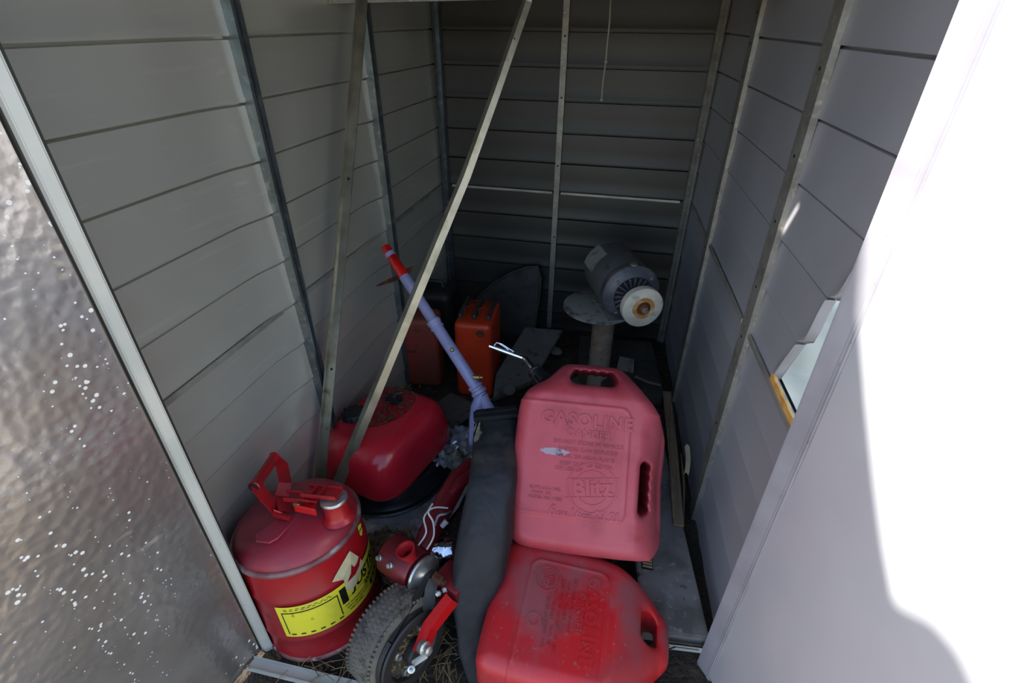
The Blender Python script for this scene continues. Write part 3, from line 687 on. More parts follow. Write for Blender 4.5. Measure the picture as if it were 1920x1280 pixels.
wtext(bm, 'JUSTRITE', .036, 12, .156, ext=.0001, bold=.0012, shear=.25, align='CENTER'); 
wtext(bm, 'SAFETY CAN', .0145, 14, .129, ext=.0001, bold=.0006)
wtext(bm, 'FOR FLAMMABLE LIQUIDS', .0065, -14, .121, ext=.0001); wtext(bm, 'EMPTY BEFORE FILLING', .0065, -14, .112, ext=.0001); wtext(bm, 'KEEP CLOSED', .0065, -18, .103, ext=.0001)
wrap_rect(bm, -24, 50, .1375, .1388)
wrapmesh(bm, .0011); part('print', bm, M_ink, lb)
bm = BM(); wrap_rect(bm, 4, 24, .098, .116, n=8); wrapmesh(bm, .0010); tg = part('badge', bm, M_ink, lb)
bm = BM(); wtext(bm, 'UL FM', .012, 14, .107, ext=.0001, bold=.0004); wrapmesh(bm, .0016); part('badge_print', bm, M_yel, lb)
bm = BM()
q = [(-34, .212), (-29, .224), (-10, .2500), (-1, .205), (2, .178), (-6, .168), (-12, .156), (-19, .149), (-24, .160), (-24, .196)]
n = len(q); vs = [bm.verts.new((rad(a), z, 0)) for a, z in q]; cen = [bm.verts.new((rad(-14+.45*(a+14)), .2+.45*(z-.2), .001)) for a, z in q]
for i in range(n): bm.faces.new((vs[i], vs[(i+1) % n], cen[(i+1) % n], cen[i]))
bm.faces.new(cen); wrapmesh(bm, .0022); st = part('torn_sticker', bm, M_cream, sc, label='cream torn sticker over the label')
bm = BM(); q = [(-22, .182), (-16, .196), (-13, .216), (-11, .202), (-6, .204), (-1, .214), (0, .206), (-5, .190), (-12, .182)]
bm.faces.new([bm.verts.new((rad(a), z, 0)) for a, z in q]); bmesh.ops.triangulate(bm, faces=bm.faces[:]); wrapmesh(bm, .0040); part('torn_gap', bm, M_safe2, st)
bm = BM(); q = [(9, .276), (14, .262), (18, .258), (19, .250), (14, .2330), (9, .246)]
bm.faces.new([bm.verts.new((rad(a), z, 0)) for a, z in [(9.5, .272), (15, .268), (18, .262), (17, .244), (13, .236), (9.5, .246)]]); wrapmesh(bm, .001); dm = part('small_label', bm, M_yel, sc)
bm = BM(); wtext(bm, '6 R 2', .008, 13.5, .255, ext=.0001, bold=.0005); wrapmesh(bm, .0016); part('print', bm, M_ink, dm)

# ================================================================== RED FUEL TANK ON BLACK TUB
tc = Vector((-.655, 1.075, 0))
tub = thing('round_tub', 'black round rimmed tub lying under the glossy red fuel tank', 'tub', (-.650, 1.072, .008))
bm = BM(); lathe(bm, [(0, .0), (.19, .0), (.205, .004), (.207, .010), (.202, .013), (.188, .010), (.176, .022), (.168, .055), (.160, .062), (0, .062)], 64); part('tub_body', bm, M_blkplastic, tub, smooth=40)
def tankf(X, Y, Z):
    # tapered rounded body: wide at the foot, sloping in to the top, corners cut in plan
    s = np.clip(Z/.165, 0, 1); wx = .148-.030*s**2.2; wy = .185-.034*s**2.2
    qx = np.abs(X)-wx; qy = np.abs(Y)-wy; ch = (np.abs(X)*.80+np.abs(Y)*.60)-(wx*.80+wy*.60)*.925
    r = .05; q2 = smax(smax(qx, qy, .06), ch, .05)
    top = Z-(.163-.012*np.clip(Y/.18, -1, 1)**2); bot = -Z
    d = smax(q2, top, .045); d = smax(d, bot, .02)
    # shallow pan in the top where litter gathers
    pan = np.sqrt(((X+.03)/1.0)**2+((Y-.045)/1.35)**2)-.078
    d = smax(d, -np.maximum(pan, .146-Z), .014)
    return d
meT = nets(tankf, (-.17, -.21, -.02), (.17, .21, .19), .0038, 'tank_body')
ft = thing('fuel_tank', 'glossy red portable fuel tank with leaf litter on its top', 'fuel tank', (-.638, 1.075, .072), Matrix.Rotation(math.radians(-14), 3, 'Z'))
part('tank_body', meT, M_tank, ft)
bm = BM(); lathe(bm, [(0, .018), (.028, .018), (.034, .012), (.036, 0), (.03, -.004), (0, -.004)], 24, MT((-.075, -.045, .158))); cp = part('filler_cap', bm, M_blk, ft, smooth=40)
bm = BM()
for q in range(12): a = q*math.pi/6; box(bm, (-.075+.035*math.cos(a), -.045+.035*math.sin(a), .166), (.006, .006, .014), Matrix.Rotation(a, 3, 'Z'))
part('cap_rib', bm, M_blk, cp)
bm = BM(); box(bm, (-.02, .075, .158), (.05, .03, .016), bevel=.004); tube(bm, [(-.02, .075, .165), (-.015, .085, .178), (.0, .10, .176)], .006, 10); part('fuel_fitting', bm, M_blk, ft, smooth=40)
# leaf litter as one uncountable heap
def flake(bm, c, s, n_up=None):
    a = random.random()*6.28; t = Matrix.Rotation(a, 3, 'Z') @ Matrix.Rotation(random.uniform(-.7, .7), 3, 'X') @ Matrix.Rotation(random.uniform(-.5, .5), 3, 'Y')
    pts = [(-1, 0, .1), (-.3, .38, -.05), (.4, .3, .0), (1, 0, .15), (.4, -.3, -.05), (-.3, -.36, .0)]
    vs = [bm.verts.new(Vector(c)+t @ Vector((x*s, y*s, z*s))) for x, y, z in pts]; bm.faces.new((vs[0], vs[1], vs[2], vs[3])); bm.faces.new((vs[0], vs[3], vs[4], vs[5]))
bm = BM(); Mt = ROOTM[ft]
for q in range(420):
    a = random.random()*6.28; rr = .082*math.sqrt(random.random()); flake(bm, Mt @ Vector((-.03+rr*math.cos(a), .045+1.35*rr*math.sin(a), .150+random.random()*.014)), random.uniform(.003, .009))
o = part('leaf_litter', bm, M_leaf); tag(o, 'dark dead leaf litter heaped on the red fuel tank', 'leaves', kind='stuff')

# ================================================================== RED MACHINE WITH WHEEL
mc = thing('wheeled_machine', 'red belt driven machine with a dusty pneumatic wheel, beside the safety can', 'machine', (-.37, .53, 0))
wa = Vector((.90, -.40, .10)).normalized(); wc = Vector((-.386, .530, .128))+wa*.026; RW = axrot(wa); Mw = MT(wc, RW)
rT = .105
bm = BM(); lathe(bm, [(.070, -.030), (.080, -.038), (.090, -.039), (.098, -.034), (.1035, -.024), (rT, -.010), (rT, .010), (.1035, .024), (.098, .034), (.090, .039), (.080, .038), (.070, .030), (.066, 0), (.070, -.030)], 64, Mw)
ty = part('tyre', bm, M_tyre, mc, world=True, smooth=50)
bm = BM()
for q in range(64):
    a = 2*math.pi*q/64
    for j, (yo, wd) in enumerate(((-.0175, .009), (-.006, .008), (.006, .008), (.0175, .009))):
        aa = a+(j % 2)*math.pi/64
        Rb = RW @ Matrix.Rotation(aa, 3, 'Z'); box(bm, wc+Rb @ Vector((rT-.0006-.0012*(j in (0, 3)), 0, yo)), (.004, .0072, wd), Rb @ Matrix.Rotation(.45*(1 if j % 2 else -1), 3, 'X'), .0008, 1)
    for sgn in (-1, 1):
        Rb = RW @ Matrix.Rotation(a, 3, 'Z'); box(bm, wc+Rb @ Vector((.0985, 0, sgn*.0305)), (.014, .0055, .005), Rb @ Matrix.Rotation(-sgn*.75, 3, 'Y'), .0008, 1)
part('tread_block', bm, M_tyre, ty, world=True, kind='stuff')
bm = BM(); lathe(bm, [(.0, .012), (.040, .012), (.060, .016), (.066, .026), (.071, .030), (.073, .034), (.066, .035), (.066, -.03), (0, -.03)], 48, Mw); part('wheel_rim', bm, M_blk, mc, world=True, smooth=40)
bm = BM(); lathe(bm, [(.060, .036), (.084, .034), (.087, .038), (.079, .044), (.079, .048), (.087, .054), (.084, .058), (.064, .056), (.060, .050), (.060, .036)], 64, Mw); part('drive_pulley', bm, M_blk, mc, world=True, smooth=35)
bm = BM(); lathe(bm, [(0, .046), (.064, .046), (.064, .042), (0, .042)], 32, Mw); part('pulley_web', bm, M_darkmet, mc, world=True)
bm = BM(); lathe(bm, [(.026, .036), (.026, .064), (.022, .068), (0, .068)], 28, Mw); part('hub', bm, M_blk, mc, world=True, smooth=40)
for q in range(4):
    a = q*math.pi/2+.9; c = Mw @ Vector((.047*math.cos(a), .047*math.sin(a), .046)); bm = BM(); lathe(bm, [(.009, 0), (.009, .007), (.005, .0075), (.005, .014), (0, .0145)], 6, MT(c, RW)); part('hub_nut', bm, M_zinc, mc, world=True)
bm = BM()
for q in range(120):
    a = random.random()*6.28; rr = random.uniform(.03, .058); c = Mw @ Vector((rr*math.cos(a), rr*math.sin(a), .048)); flake(bm, c, random.uniform(.003, .008))
part('straw_bits', bm, M_straw, mc, world=True, kind='stuff')
# engine drum
pc = P(798, 1080, z=.215); da = wa; dc = pc-da*.078; Md = MT(dc, axrot(da))
bm = BM(); lathe(bm, [(0, -.036), (.040, -.036), (.046, -.031), (.047, .055), (.044, .06), (0, .06)], 40, Md); part('engine_drum', bm, M_reddark, mc, world=True, smooth=40)
bm = BM(); lathe(bm, [(0, .0), (.022, .0), (.030, .004), (.044, .006), (.046, .010), (.044, .014), (.030, .016), (.020, .024), (.012, .030), (.012, .045), (0, .045)], 40, MT(dc+da*.062, axrot(da))); part('small_pulley', bm, M_zinc, mc, world=True, smooth=40, label='bright steel pulley')
vq = (Vector((0, 0, CH))-dc); vq = (vq-da*vq.dot(da)).normalized(); vq = Matrix.Rotation(math.radians(-28), 3, da) @ vq if (Matrix.Rotation(math.radians(-28), 3, da) @ vq).z < vq.z else Matrix.Rotation(math.radians(28), 3, da) @ vq
for t in (-.022, .014):
    bm = BM(); lathe(bm, [(.0075, -.006), (.0075, .004), (.005, .006), (.005, .010), (0, .0105)], 8, MT(dc+da*t+vq*.047, axrot(vq))); part('drum_bolt', bm, M_zinc, mc, world=True)
c = P(766, 1040, z=.265); bm = BM(); dd = (P(754, 1022, z=.30)-c).normalized(); lathe(bm, [(.012, -.03), (.014, -.005), (.021, .018), (.022, .020), (.018, .020), (.010, .0)], 24, MT(c, axrot(dd))); part('filler_funnel', bm, M_redp, mc, world=True, smooth=50)
# belt: from the drum pulley down round the wheel pulley
bp = dc+da*.095; bm = BM(); wcen = Mw @ Vector((0, 0, .046)); x, y = frame(wa)
t2 = (bp-wcen); t2 -= wa*t2.dot(wa); tl = t2.length; tu = t2.normalized(); tv = wa.cross(tu); pts = []
for q in range(28):
    a = math.radians(78+204*q/27); pts.append(wcen+(tu*math.cos(a)+tv*math.sin(a))*.083)
pts2 = []
for q in range(12):
    a = math.radians(-80+160*q/11); pts2.append(bp+(tu*math.cos(a)+tv*math.sin(a))*.016)
loop = pts+pts2; loop.append(loop[0])
sweep(bm, loop, [(-.0065, -.0045), (.0065, -.0045), (.005, .0045), (-.005, .0045)], up=wa, caps=False); part('drive_belt', bm, M_blk, mc, world=True)
bm = BM(); c = P(815, 1080, z=.24); lathe(bm, [(0, 0), (.011, 0), (.011, .02), (.006, .022), (.006, .03), (0, .03)], 6, MT(c, axrot(da))); part('shaft_nut', bm, M_rustdark, mc, world=True)
bm = BM(); A = P(812, 1085, z=.23); B = P(801, 1150, z=.19); sweep(bm, [A, A.lerp(B, .3)+Vector((0, 0, .004)), B], [(-.0125, -.002), (.0125, -.002), (.0125, .002), (-.0125, .002)], up=Vector((.3, -.5, .8))); part('guard_bracket', bm, M_darkmet, mc, world=True)
# red arm: bent L bar
A = P(842, 1118, z=.235); Bm = P(800, 1172, z=.205); C2 = P(781, 1222, z=.185); bm = BM()
sec = [(-.0105, .0), (.0105, .0), (.0105, -.030), (.0075, -.030), (.0075, -.003), (-.0105, -.003)]
sweep(bm, [A, Bm, C2], sec, up=Vector((-.2, -.2, .95)).normalized()); part('axle_arm', bm, M_redbright, mc, world=True, label='bright red bent arm')
bm = BM(); c = P(787, 1236, z=.178); box(bm, c, (.012, .034, .010), Matrix.Rotation(-.9, 3, 'Z') @ Matrix.Rotation(.3, 3, 'X'), .004); ec = part('end_cap', bm, M_doorframe, mc, world=True, smooth=40, label='white end cap')
bm = BM(); c = P(772, 1248, z=.172); nn = (Vector((.15, -.35, .35))).normalized(); lathe(bm, [(0, -.02), (.004, -.02), (.004, .01), (.0075, .01), (.0075, .017), (.004, .018), (.004, .026), (0, .027)], 10, MT(c, axrot(nn))); part('cap_bolt', bm, M_zinc, mc, world=True)
bm = BM(); c = P(798, 1216, z=.188); lathe(bm, [(.014, -.012), (.014, .0), (.009, .002), (.009, .012), (.004, .014), (0, .014)], 14, MT(c, axrot(Vector((.8, -.4, .35))))); part('arm_bolt', bm, M_zinc, mc, world=True)
bm = BM(); A = P(718, 1118, z=.16); B = P(842, 1112, z=.18); sweep(bm, [A, B], [(-.014, -.006), (.014, -.006), (.014, .006), (-.014, .006)], up=Vector((0, 0, 1))); part('cross_bar', bm, M_reddark, mc, world=True)
bm = BM(); A = P(848, 1105, z=.20); box(bm, A+Vector((0, .01, .01)), (.07, .06, .05), Matrix.Rotation(-.4, 3, 'Z'), .006); part('gear_box', bm, M_reddark, mc, world=True, smooth=40)
for px, py in ((822, 1112), (834, 1105)):
    c = P(px, py, z=.225); bm = BM(); lathe(bm, [(.007, -.015), (.007, .004), (.004, .006), (.004, .012), (0, .012)], 6, MT(c, axrot((Vector((0, 0, CH))-c).normalized()))); part('gear_bolt', bm, M_zinc, mc, world=True)
# frame tube running back
bm = BM(); tube(bm, [P(788, 1040, z=.21), P(805, 1000, z=.22), P(838, 935, z=.24), P(858, 900, z=.25), P(886, 872, z=.25)], [.024, .026, .027, .026, .024], 16); fr = part('frame_tube', bm, M_reddark, mc, world=True, smooth=60)
bm = BM(); tube(bm, [P(846, 925, z=.262), P(862, 905, z=.268), P(888, 884, z=.262)], [.010, .015, .013], 10); part('tube_clamp', bm, M_reddark, fr, world=True, smooth=60)
# chrome cover and wiring
bm = BM(); g = []
for i in range(14):
    row = []
    for j in range(10):
        p = P(796+52*i/13, 1008+44*j/9, z=.20); p.z += .022*math.sin(math.pi*j/9)+.004*mn.noise(Vector((i*.5, j*.5, 2))); row.append(bm.verts.new(p))
    g.append(row)
for i in range(13):
    for j in range(9): bm.faces.new((g[i][j], g[i+1][j], g[i+1][j+1], g[i][j+1]))
ex = bmesh.ops.extrude_face_region(bm, geom=bm.faces[:]); bmesh.ops.translate(bm, vec=(0, .0, -.02), verts=[v for v in ex['geom'] if isinstance(v, bmesh.types.BMVert)])
part('heat_shield', bm, M_chrome, mc, world=True, smooth=50, label='shiny bent chrome shield')
def wire(pts, z, r=.0022, m=None, nm='wire'):
    q = [P(a, b, z=z+dz) for a, b, dz in pts]; out = []
    for i in range(len(q)-1):
        p0 = q[max(i-1, 0)]; p1 = q[i]; p2 = q[i+1]; p3 = q[min(i+2, len(q)-1)]
        for s in range(5):
            t = s/5; out.append(.5*((2*p1)+(p2-p0)*t+(2*p0-5*p1+4*p2-p3)*t*t+(3*p1-p0-3*p2+p3)*t**3))
    out.append(q[-1]); bm = BM(); tube(bm, out, r, 8); return part(nm, bm, m or M_wire, mc, world=True, smooth=60)
wire([(783, 1024, 0), (799, 998, .02), (795, 970, .03), (812, 952, .03), (840, 952, .02)], .24)
wire([(800, 1030, 0), (813, 1005, .01), (812, 978, .02), (803, 960, .03), (811, 944, .03)], .25)
wire([(815, 985, 0), (822, 967, .02), (836, 963, .02), (845, 958, .0)], .25, .003, M_wireg)
bm = BM(); tube(bm, [P(828, 987, z=.265), P(838, 976, z=.275)], [.006, .007], 8); part('wire_connector', bm, M_wireg, mc, world=True)

# ================================================================== BLACK FABRIC BAG
bg = thing('fabric_bag', 'black nylon bag with stiff dark rim standing between machine and gas cans', 'bag', (-.22, .62, 0))
secs = [(.415, 888, 972, 779), (.412, 884, 970, 800), (.405, 879, 966, 850), (.39, 872, 962, 900), (.365, 862, 958, 950), (.33, 850, 955, 1000), (.29, 841, 950, 1050), (.25, 838, 940, 1090), (.205, 842, 922, 1130), (.155, 848, 912, 1180), (.10, 857, 905, 1225), (.04, 868, 905, 1275), (.005, 874, 905, 1300)]
bm = BM(); rings = []; nsd = 36
for i, (z, a, b, py) in enumerate(secs):
    L_ = P(a, py, z=z); R_ = P(b, py, z=z); c = (L_+R_)/2; hw = (R_-L_)/2; nz = Vector((.0, -.62, .78)); th = .05 if z > .1 else .03
    c = c-nz*th; ring = []
    for q in range(nsd):
        a_ = 2*math.pi*q/nsd; ca_, sa_ = math.cos(a_), math.sin(a_); e = .55
        xx_ = math.copysign(abs(ca_)**e, ca_); yy_ = math.copysign(abs(sa_)**e, sa_)
        p = c+hw*xx_+nz*th*yy_
        wv = (.009 if i < 6 else .017)*mn.noise(p*12)+.005*mn.noise(p*30); fade = 1 if i > 2 else .15
        p += (nz*yy_+hw.normalized()*xx_)*wv*fade; ring.append(bm.verts.new(p))
    rings.append(ring)
for a, b in zip(rings, rings[1:]):
    for q in range(nsd): bm.faces.new((a[q], a[(q+1) % nsd], b[(q+1) % nsd], b[q]))
bm.faces.new(rings[0]); bm.faces.new(rings[-1][::-1])
bmesh.ops.subdivide_edges(bm, edges=bm.edges[:], cuts=1, smooth=.6, use_grid_fill=True)
part('bag_body', bm, M_bag, bg, world=True, smooth=180)
bm = BM(); A = P(888, 781, z=.42); B = P(970, 773, z=.425); sweep(bm, [A, B], [(-.012, -.006), (.012, -.006), (.014, .0), (.012, .007), (-.012, .007)]); sweep(bm, [P(892, 774, z=.425), P(968, 765, z=.43)], [(-.006, -.004), (.006, -.004), (.006, .005), (-.006, .005)])
part('bag_rim', bm, M_blkplastic, bg, world=True)
bm = BM(); q = [P(x_, y_, z=.4165-.0*(y_-790)/30) for x_, y_ in ((889, 797), (901, 793), (905, 812), (898, 826), (889, 832))]; 
vs = [bm.verts.new(p+Vector((0, 0, .004))) for p in q]; bm.faces.new(vs); bmesh.ops.extrude_face_region(bm, geom=bm.faces[:]); part('tape_patch', bm, M_tape, bg, world=True, label='pale peeling tape patch')
bm = BM(); bmesh.ops.create_uvsphere(bm, u_segments=8, v_segments=6, radius=.001)
bm.free()

# ================================================================== LILAC POLE
pt = P(722, 462, Y=1.40); pb = P(903, 742, Y=1.20); pd_ = (pb-pt).normalized(); PL = (pb-pt).length
lp = thing('lilac_pole', 'lilac painted metal pole with red tip and forked foot, leaning left', 'pole', pb)
def at(t): return pt.lerp(pb, t)
bm = BM(); tube(bm, [at(.20), at(.33), at(.335), at(.50), at(.505), at(1)], [.0175, .0175, .0168, .0168, .0185, .0185], 20); part('pole_tube', bm, M_lilac, lp, world=True, smooth=40)
bm = BM(); tube(bm, [at(0), at(.01), at(.20)], [.0130, .0150, .0180], 20); part('red_tip', bm, M_redtape, lp, world=True, smooth=40, label='red reflective tip')
bm = BM(); lathe(bm, [(.012, -.007), (.0168, -.007), (.0168, .007), (.012, .007)], 20, MT(at(.055), axrot(pd_))); part('tip_band', bm, M_lilac, lp, world=True, smooth=40)
for t in (.335,): bm = BM(); lathe(bm, [(.017, -.0015), (.0195, -.001), (.0195, .001), (.017, .0015)], 20, MT(at(t), axrot(pd_))); part('joint_ring', bm, M_rustdark, lp, world=True)
bm = BM(); lathe(bm, [(.018, -.014), (.0225, -.014), (.0225, -.004), (.021, -.002), (.021, .008), (.0225, .010), (.0225, .014), (.018, .016)], 20, MT(at(.525), axrot(pd_))); part('collar', bm, M_lilac, lp, world=True, smooth=35)
bm = BM(); lathe(bm, [(.018, -.02), (.024, -.02), (.024, -.012), (.021, -.010), (.021, -.002), (.026, .0), (.026, .010), (.018, .014)], 20, MT(at(.965), axrot(pd_))); part('collar', bm, M_lilac, lp, world=True, smooth=35)
vw = (Vector((0, 0, CH))-at(.5)).normalized(); vw = (vw-pd_*vw.dot(pd_)).normalized()
for t in (.345, .70): bm = BM(); lathe(bm, [(.007, .0), (.007, .004), (.004, .006), (0, .006)], 10, MT(at(t)+vw*.017, axrot(vw))); part('pole_bolt', bm, M_brass, lp, world=True)
bm = BM(); c = P(895, 707, Y=1.2); lathe(bm, [(0, 0), (.007, 0), (.007, .02), (.004, .022), (.004, .03), (0, .03)], 8, MT(c+Vector((-.012, 0, 0)), axrot(Vector((1, 0, .1))))); part('clamp_bolt', bm, M_brass, lp, world=True)
f1_ = P(888, 790, Y=1.13); f2_ = P(883, 832, Y=1.05)
bm = BM(); tube(bm, [pb, P(893, 765, Y=1.175), f1_, P(886, 810, Y=1.09), f2_], [.020, .0185, .014, .011, .006], 14); part('fork_leg', bm, M_lilac, lp, world=True, smooth=60)
bm = BM(); tube(bm, [pb, P(912, 758, Y=1.19), P(926, 778, Y=1.19)], [.020, .018, .017], 14); part('fork_leg', bm, M_lilac, lp, world=True, smooth=60)
bm = BM(); prism(bm, [(-.05, -.04), (.02, -.05), (.07, -.03), (.08, .02), (.02, .045), (-.03, .03)], .006, MT(P(940, 775, Y=1.23)+Vector((-.01, .02, -.035)), Matrix.Rotation(-.3, 3, 'Z') @ Matrix.Rotation(.25, 3, 'X')), bevel=.002); part('foot_plate', bm, M_lilac, lp, world=True)
bm = BM(); A = P(706, 536, Y=1.385); B = at(.20)+vw*.012; C_ = P(775, 498, Y=1.385); sweep(bm, [A, A.lerp(B, .5), B, B.lerp(C_, .5), C_], [(-.009, -.001), (.009, -.001), (.009, .001), (-.009, .001)], up=vw, scale=[.25, .8, .9, 1, .15])
part('cable_tie_strip', bm, M_rustdark, lp, world=True, label='thin brown strip tied round the pole')

# ================================================================== BACK CANS
def rounded_box_mesh(c, b, r, h=.006, extra=None):
    def f(X, Y, Z):
        d = sd_box(X, Y, Z, c, b, r)
        return extra(X, Y, Z, d) if extra else d
    lo = [c[i]-b[i]-.02 for i in range(3)]; hi = [c[i]+b[i]+.03 for i in range(3)]; return nets(f, lo, hi, h)
bC = P(888, 741, z=0)
oc = thing('jerry_can', 'orange red upright metal can with wire bail top near back wall', 'fuel can', (bC.x, bC.y+.09, 0), Matrix.Rotation(math.radians(4), 3, 'Z'))
part('body', rounded_box_mesh((0, 0, .164), (.069, .10, .164), .018, .005), M_orange, oc)
for x in (-.052, 0, .052):
    bm = BM(); box(bm, (x, .01, .337), (.014, .15, .02), bevel=.004); part('top_rib', bm, M_darkmet, oc, smooth=40)
for x in (-.027, .027):
    bm = BM(); tube(bm, [(x-.015, -.04, .33), (x-.015, -.02, .352), (x+.012, -.01, .356), (x+.015, .03, .35), (x-.01, .05, .345), (x-.015, .07, .33)], .0028, 8); part('wire_bail', bm, M_rustdark, oc, smooth=60)
bm = BM(); lathe(bm, [(0, .004), (.012, .003), (.016, .0)], 16, MT((.03, -.0995, .292), axrot(Vector((0, -1, 0))))); part('worn_spot', bm, M_rustdark, oc)
bR = P(792, 727, z=0)
rc = thing('rusty_can', 'rusty dark red metal can behind the leaning bar, near left wall', 'fuel can', (bR.x, bR.y+.06, 0), Matrix.Rotation(math.radians(8), 3, 'Z'))
part('body', rounded_box_mesh((0, 0, .155), (.066, .055, .155), .022, .005), M_rust, rc)
bm = BM(); lathe(bm, [(0, .02), (.018, .02), (.02, .016), (.02, 0)], 20, MT((0.02, .0, .308))); part('screw_cap', bm, M_rust, rc, smooth=40)
# dark upholstered bucket behind
c = P(805, 560, Y=1.80)
dc_ = thing('dark_canister', 'black rounded canister standing behind the rusty red can', 'canister', (c.x, 1.84, 0), Matrix.Rotation(.1, 3, 'Z'))
part('body', rounded_box_mesh((0, 0, c.z/2+.02), (.095, .07, c.z/2+.02), .035, .007), M_blk, dc_)
bm = BM(); tube(bm, [(-.05, 0, c.z+.035), (-.045, 0, c.z+.065), (.045, 0, c.z+.065), (.05, 0, c.z+.035)], .009, 10); part('carry_handle', bm, M_blk, dc_, smooth=60)
# curved dark fender leaning on the back wall
fd = thing('fender_panel', 'dark curved sheet metal fender leaning against the back wall', 'panel', (-.42, 1.98, 0))
arc = [(885, 572), (905, 548), (930, 527), (960, 510), (990, 500), (1008, 499), (1014, 520), (1010, 570), (1000, 640), (930, 680), (885, 650)]
bm = BM(); fa = [P(x_, y_, Y=1.98+.10*(1-(y_-499)/181)) for x_, y_ in arc]
vs = [bm.verts.new(p) for p in fa]; bm.faces.new(vs); ex = bmesh.ops.extrude_face_region(bm, geom=bm.faces[:]); bmesh.ops.translate(bm, vec=(0, .02, 0), verts=[v for v in ex['geom'] if isinstance(v, bmesh.types.BMVert)])
bmesh.ops.bevel(bm, geom=bm.edges[:], offset=.004, segments=2, affect='EDGES'); part('fender_skin', bm, M_darkmet, fd, world=True, smooth=40)
bm = BM(); tube(bm, [p+Vector((0, -.004, 0)) for p in fa[:8]], .007, 8); part('rolled_edge', bm, M_darkmet, fd, world=True, smooth=60)
# grey block boards
def slab(name, quad, th, m, label, cat, zoff=0):
    o = thing(name, label, cat, sum(quad, Vector())/len(quad)); bm = BM(); vs = [bm.verts.new(p) for p in quad]; bm.faces.new(vs)
    nn = (quad[1]-quad[0]).cross(quad[2]-quad[0]).normalized(); nn = nn if nn.z > 0 else -nn
    ex = bmesh.ops.extrude_face_region(bm, geom=bm.faces[:]); bmesh.ops.translate(bm, vec=-nn*th, verts=[v for v in ex['geom'] if isinstance(v, bmesh.types.BMVert)])
    bmesh.ops.bevel(bm, geom=bm.edges[:], offset=min(.004, th*.25), segments=2, affect='EDGES'); part('board', bm, m, o, world=True, smooth=40); return o
o = slab('grey_board', [P(985, 612, z=.16), P(1056, 618, z=.14), P(1000, 712, z=.07), P(925, 745, z=.05), P(930, 700, z=.08)], .035, M_greyboard, 'dull grey thick board lying behind the chrome spout', 'board')
bm = BM(); lathe(bm, [(0, .006), (.02, .004), (.024, 0)], 14, MT(P(955, 730, z=.075), Matrix.Rotation(.5, 3, 'X'))); part('cement_lump', bm, M_greyboard, o, world=True)
c = P(1040, 657, z=.02); bm = BM(); bmesh.ops.create_icosphere(bm, subdivisions=3, radius=.022)
for v in bm.verts: v.co = Vector((v.co.x*1.5, v.co.y, v.co.z*.75))*(1+.3*mn.noise(v.co*40))+c
o = part('stone', bm, M_stone, smooth=180); tag(o, 'small pale stone on the floor left of the grinder post', 'stone')
# plank on the floor left of orange can
slab('floor_plank', [P(815, 755, z=.02), P(845, 735, z=.02), P(905, 760, z=.03), P(850, 800, z=.03)], .014, M_greyboard, 'grey wooden plank lying in front of the orange red can', 'plank')
# ================================================================== GRINDER
Wz = .50; wcn = P(1203, 574, z=Wz); bk = P(1118, 470, z=Wz+.0); gax = (wcn-bk); gax.z = 0; gax.normalize()
gr = thing('pedestal_grinder', 'grey electric motor grinder with worn white wheel on a rusty post', 'grinder', (0, 0, 0))
Rg = axrot(gax); rM = .094
bm = BM(); Mg = MT(wcn, Rg)
LMo = .255; f0 = -.070
lathe(bm, [(0, f0-LMo), (.06, f0-LMo), (.086, f0-LMo+.012), (rM, f0-LMo+.03), (rM, f0-.045)], 48, Mg); part('motor_shell', bm, M_motor, gr, world=True, smooth=40)
bm = BM(); lathe(bm, [(rM-.001, f0-.05), (rM+.002, f0-.046), (rM+.002, f0-.020), (.084, f0-.006), (.066, f0), (.064, f0-.006), (.028, f0-.006), (.026, f0+.006), (.016, f0+.010), (0, f0+.010)], 48, Mg); eb = part('end_bell', bm, M_motorend, gr, world=True, smooth=40, label='blue grey slotted end bell')
for q in range(20):
    a = 2*math.pi*q/20; Rb = Rg @ Matrix.Rotation(a, 3, 'Z'); bm = BM(); box(bm, wcn+Rb @ Vector((.048, 0, f0-.003)), (.032, .0065, .012), Rb @ Matrix.Rotation(.0, 3, 'X'), .002); part('cooling_fin', bm, M_motorend, eb, world=True)
bm = BM(); lathe(bm, [(.030, f0-.0045), (.063, f0-.0045)], 40, Mg); part('vent_recess', bm, M_motdark, eb, world=True)
for a in (.8, 2.4, 4.0, 5.5):
    c = Mg @ Vector((.077*math.cos(a), .077*math.sin(a), f0-.004)); bm = BM(); lathe(bm, [(.006, -.01), (.006, .004), (0, .005)], 6, MT(c, Rg)); part('through_bolt', bm, M_zinc, eb, world=True)
bm = BM(); lathe(bm, [(0, f0), (.009, f0), (.009, .03), (0, .03)], 16, Mg); part('shaft', bm, M_rustdark, gr, world=True)
bm = BM(); lathe(bm, [(.010, -.014), (.060, -.015), (.066, -.011), (.067, 0), (.066, .011), (.060, .015), (.010, .014)], 48, Mg)
for v in bm.verts: v.co += (v.co-wcn)*.025*mn.noise(v.co*12)
part('buffing_wheel', bm, M_wheel, gr, world=True, smooth=50, label='worn cream white wheel')
bm = BM(); lathe(bm, [(.010, .0150), (.036, .0156), (.036, .0145)], 32, Mg); part('rust_stain', bm, M_ruststain, gr, world=True)
bm = BM(); lathe(bm, [(0, .022), (.019, .022), (.022, .016), (.022, .014)], 18, Mg); part('wheel_flange', bm, M_rustdark, gr, world=True, smooth=40)
bm = BM(); lathe(bm, [(.011, .02), (.011, .032), (.006, .034), (.006, .042), (0, .042)], 6, Mg); part('shaft_nut', bm, M_post, gr, world=True)
zp = Wz-rM-.022; pcn = P(1122, 572, z=zp)
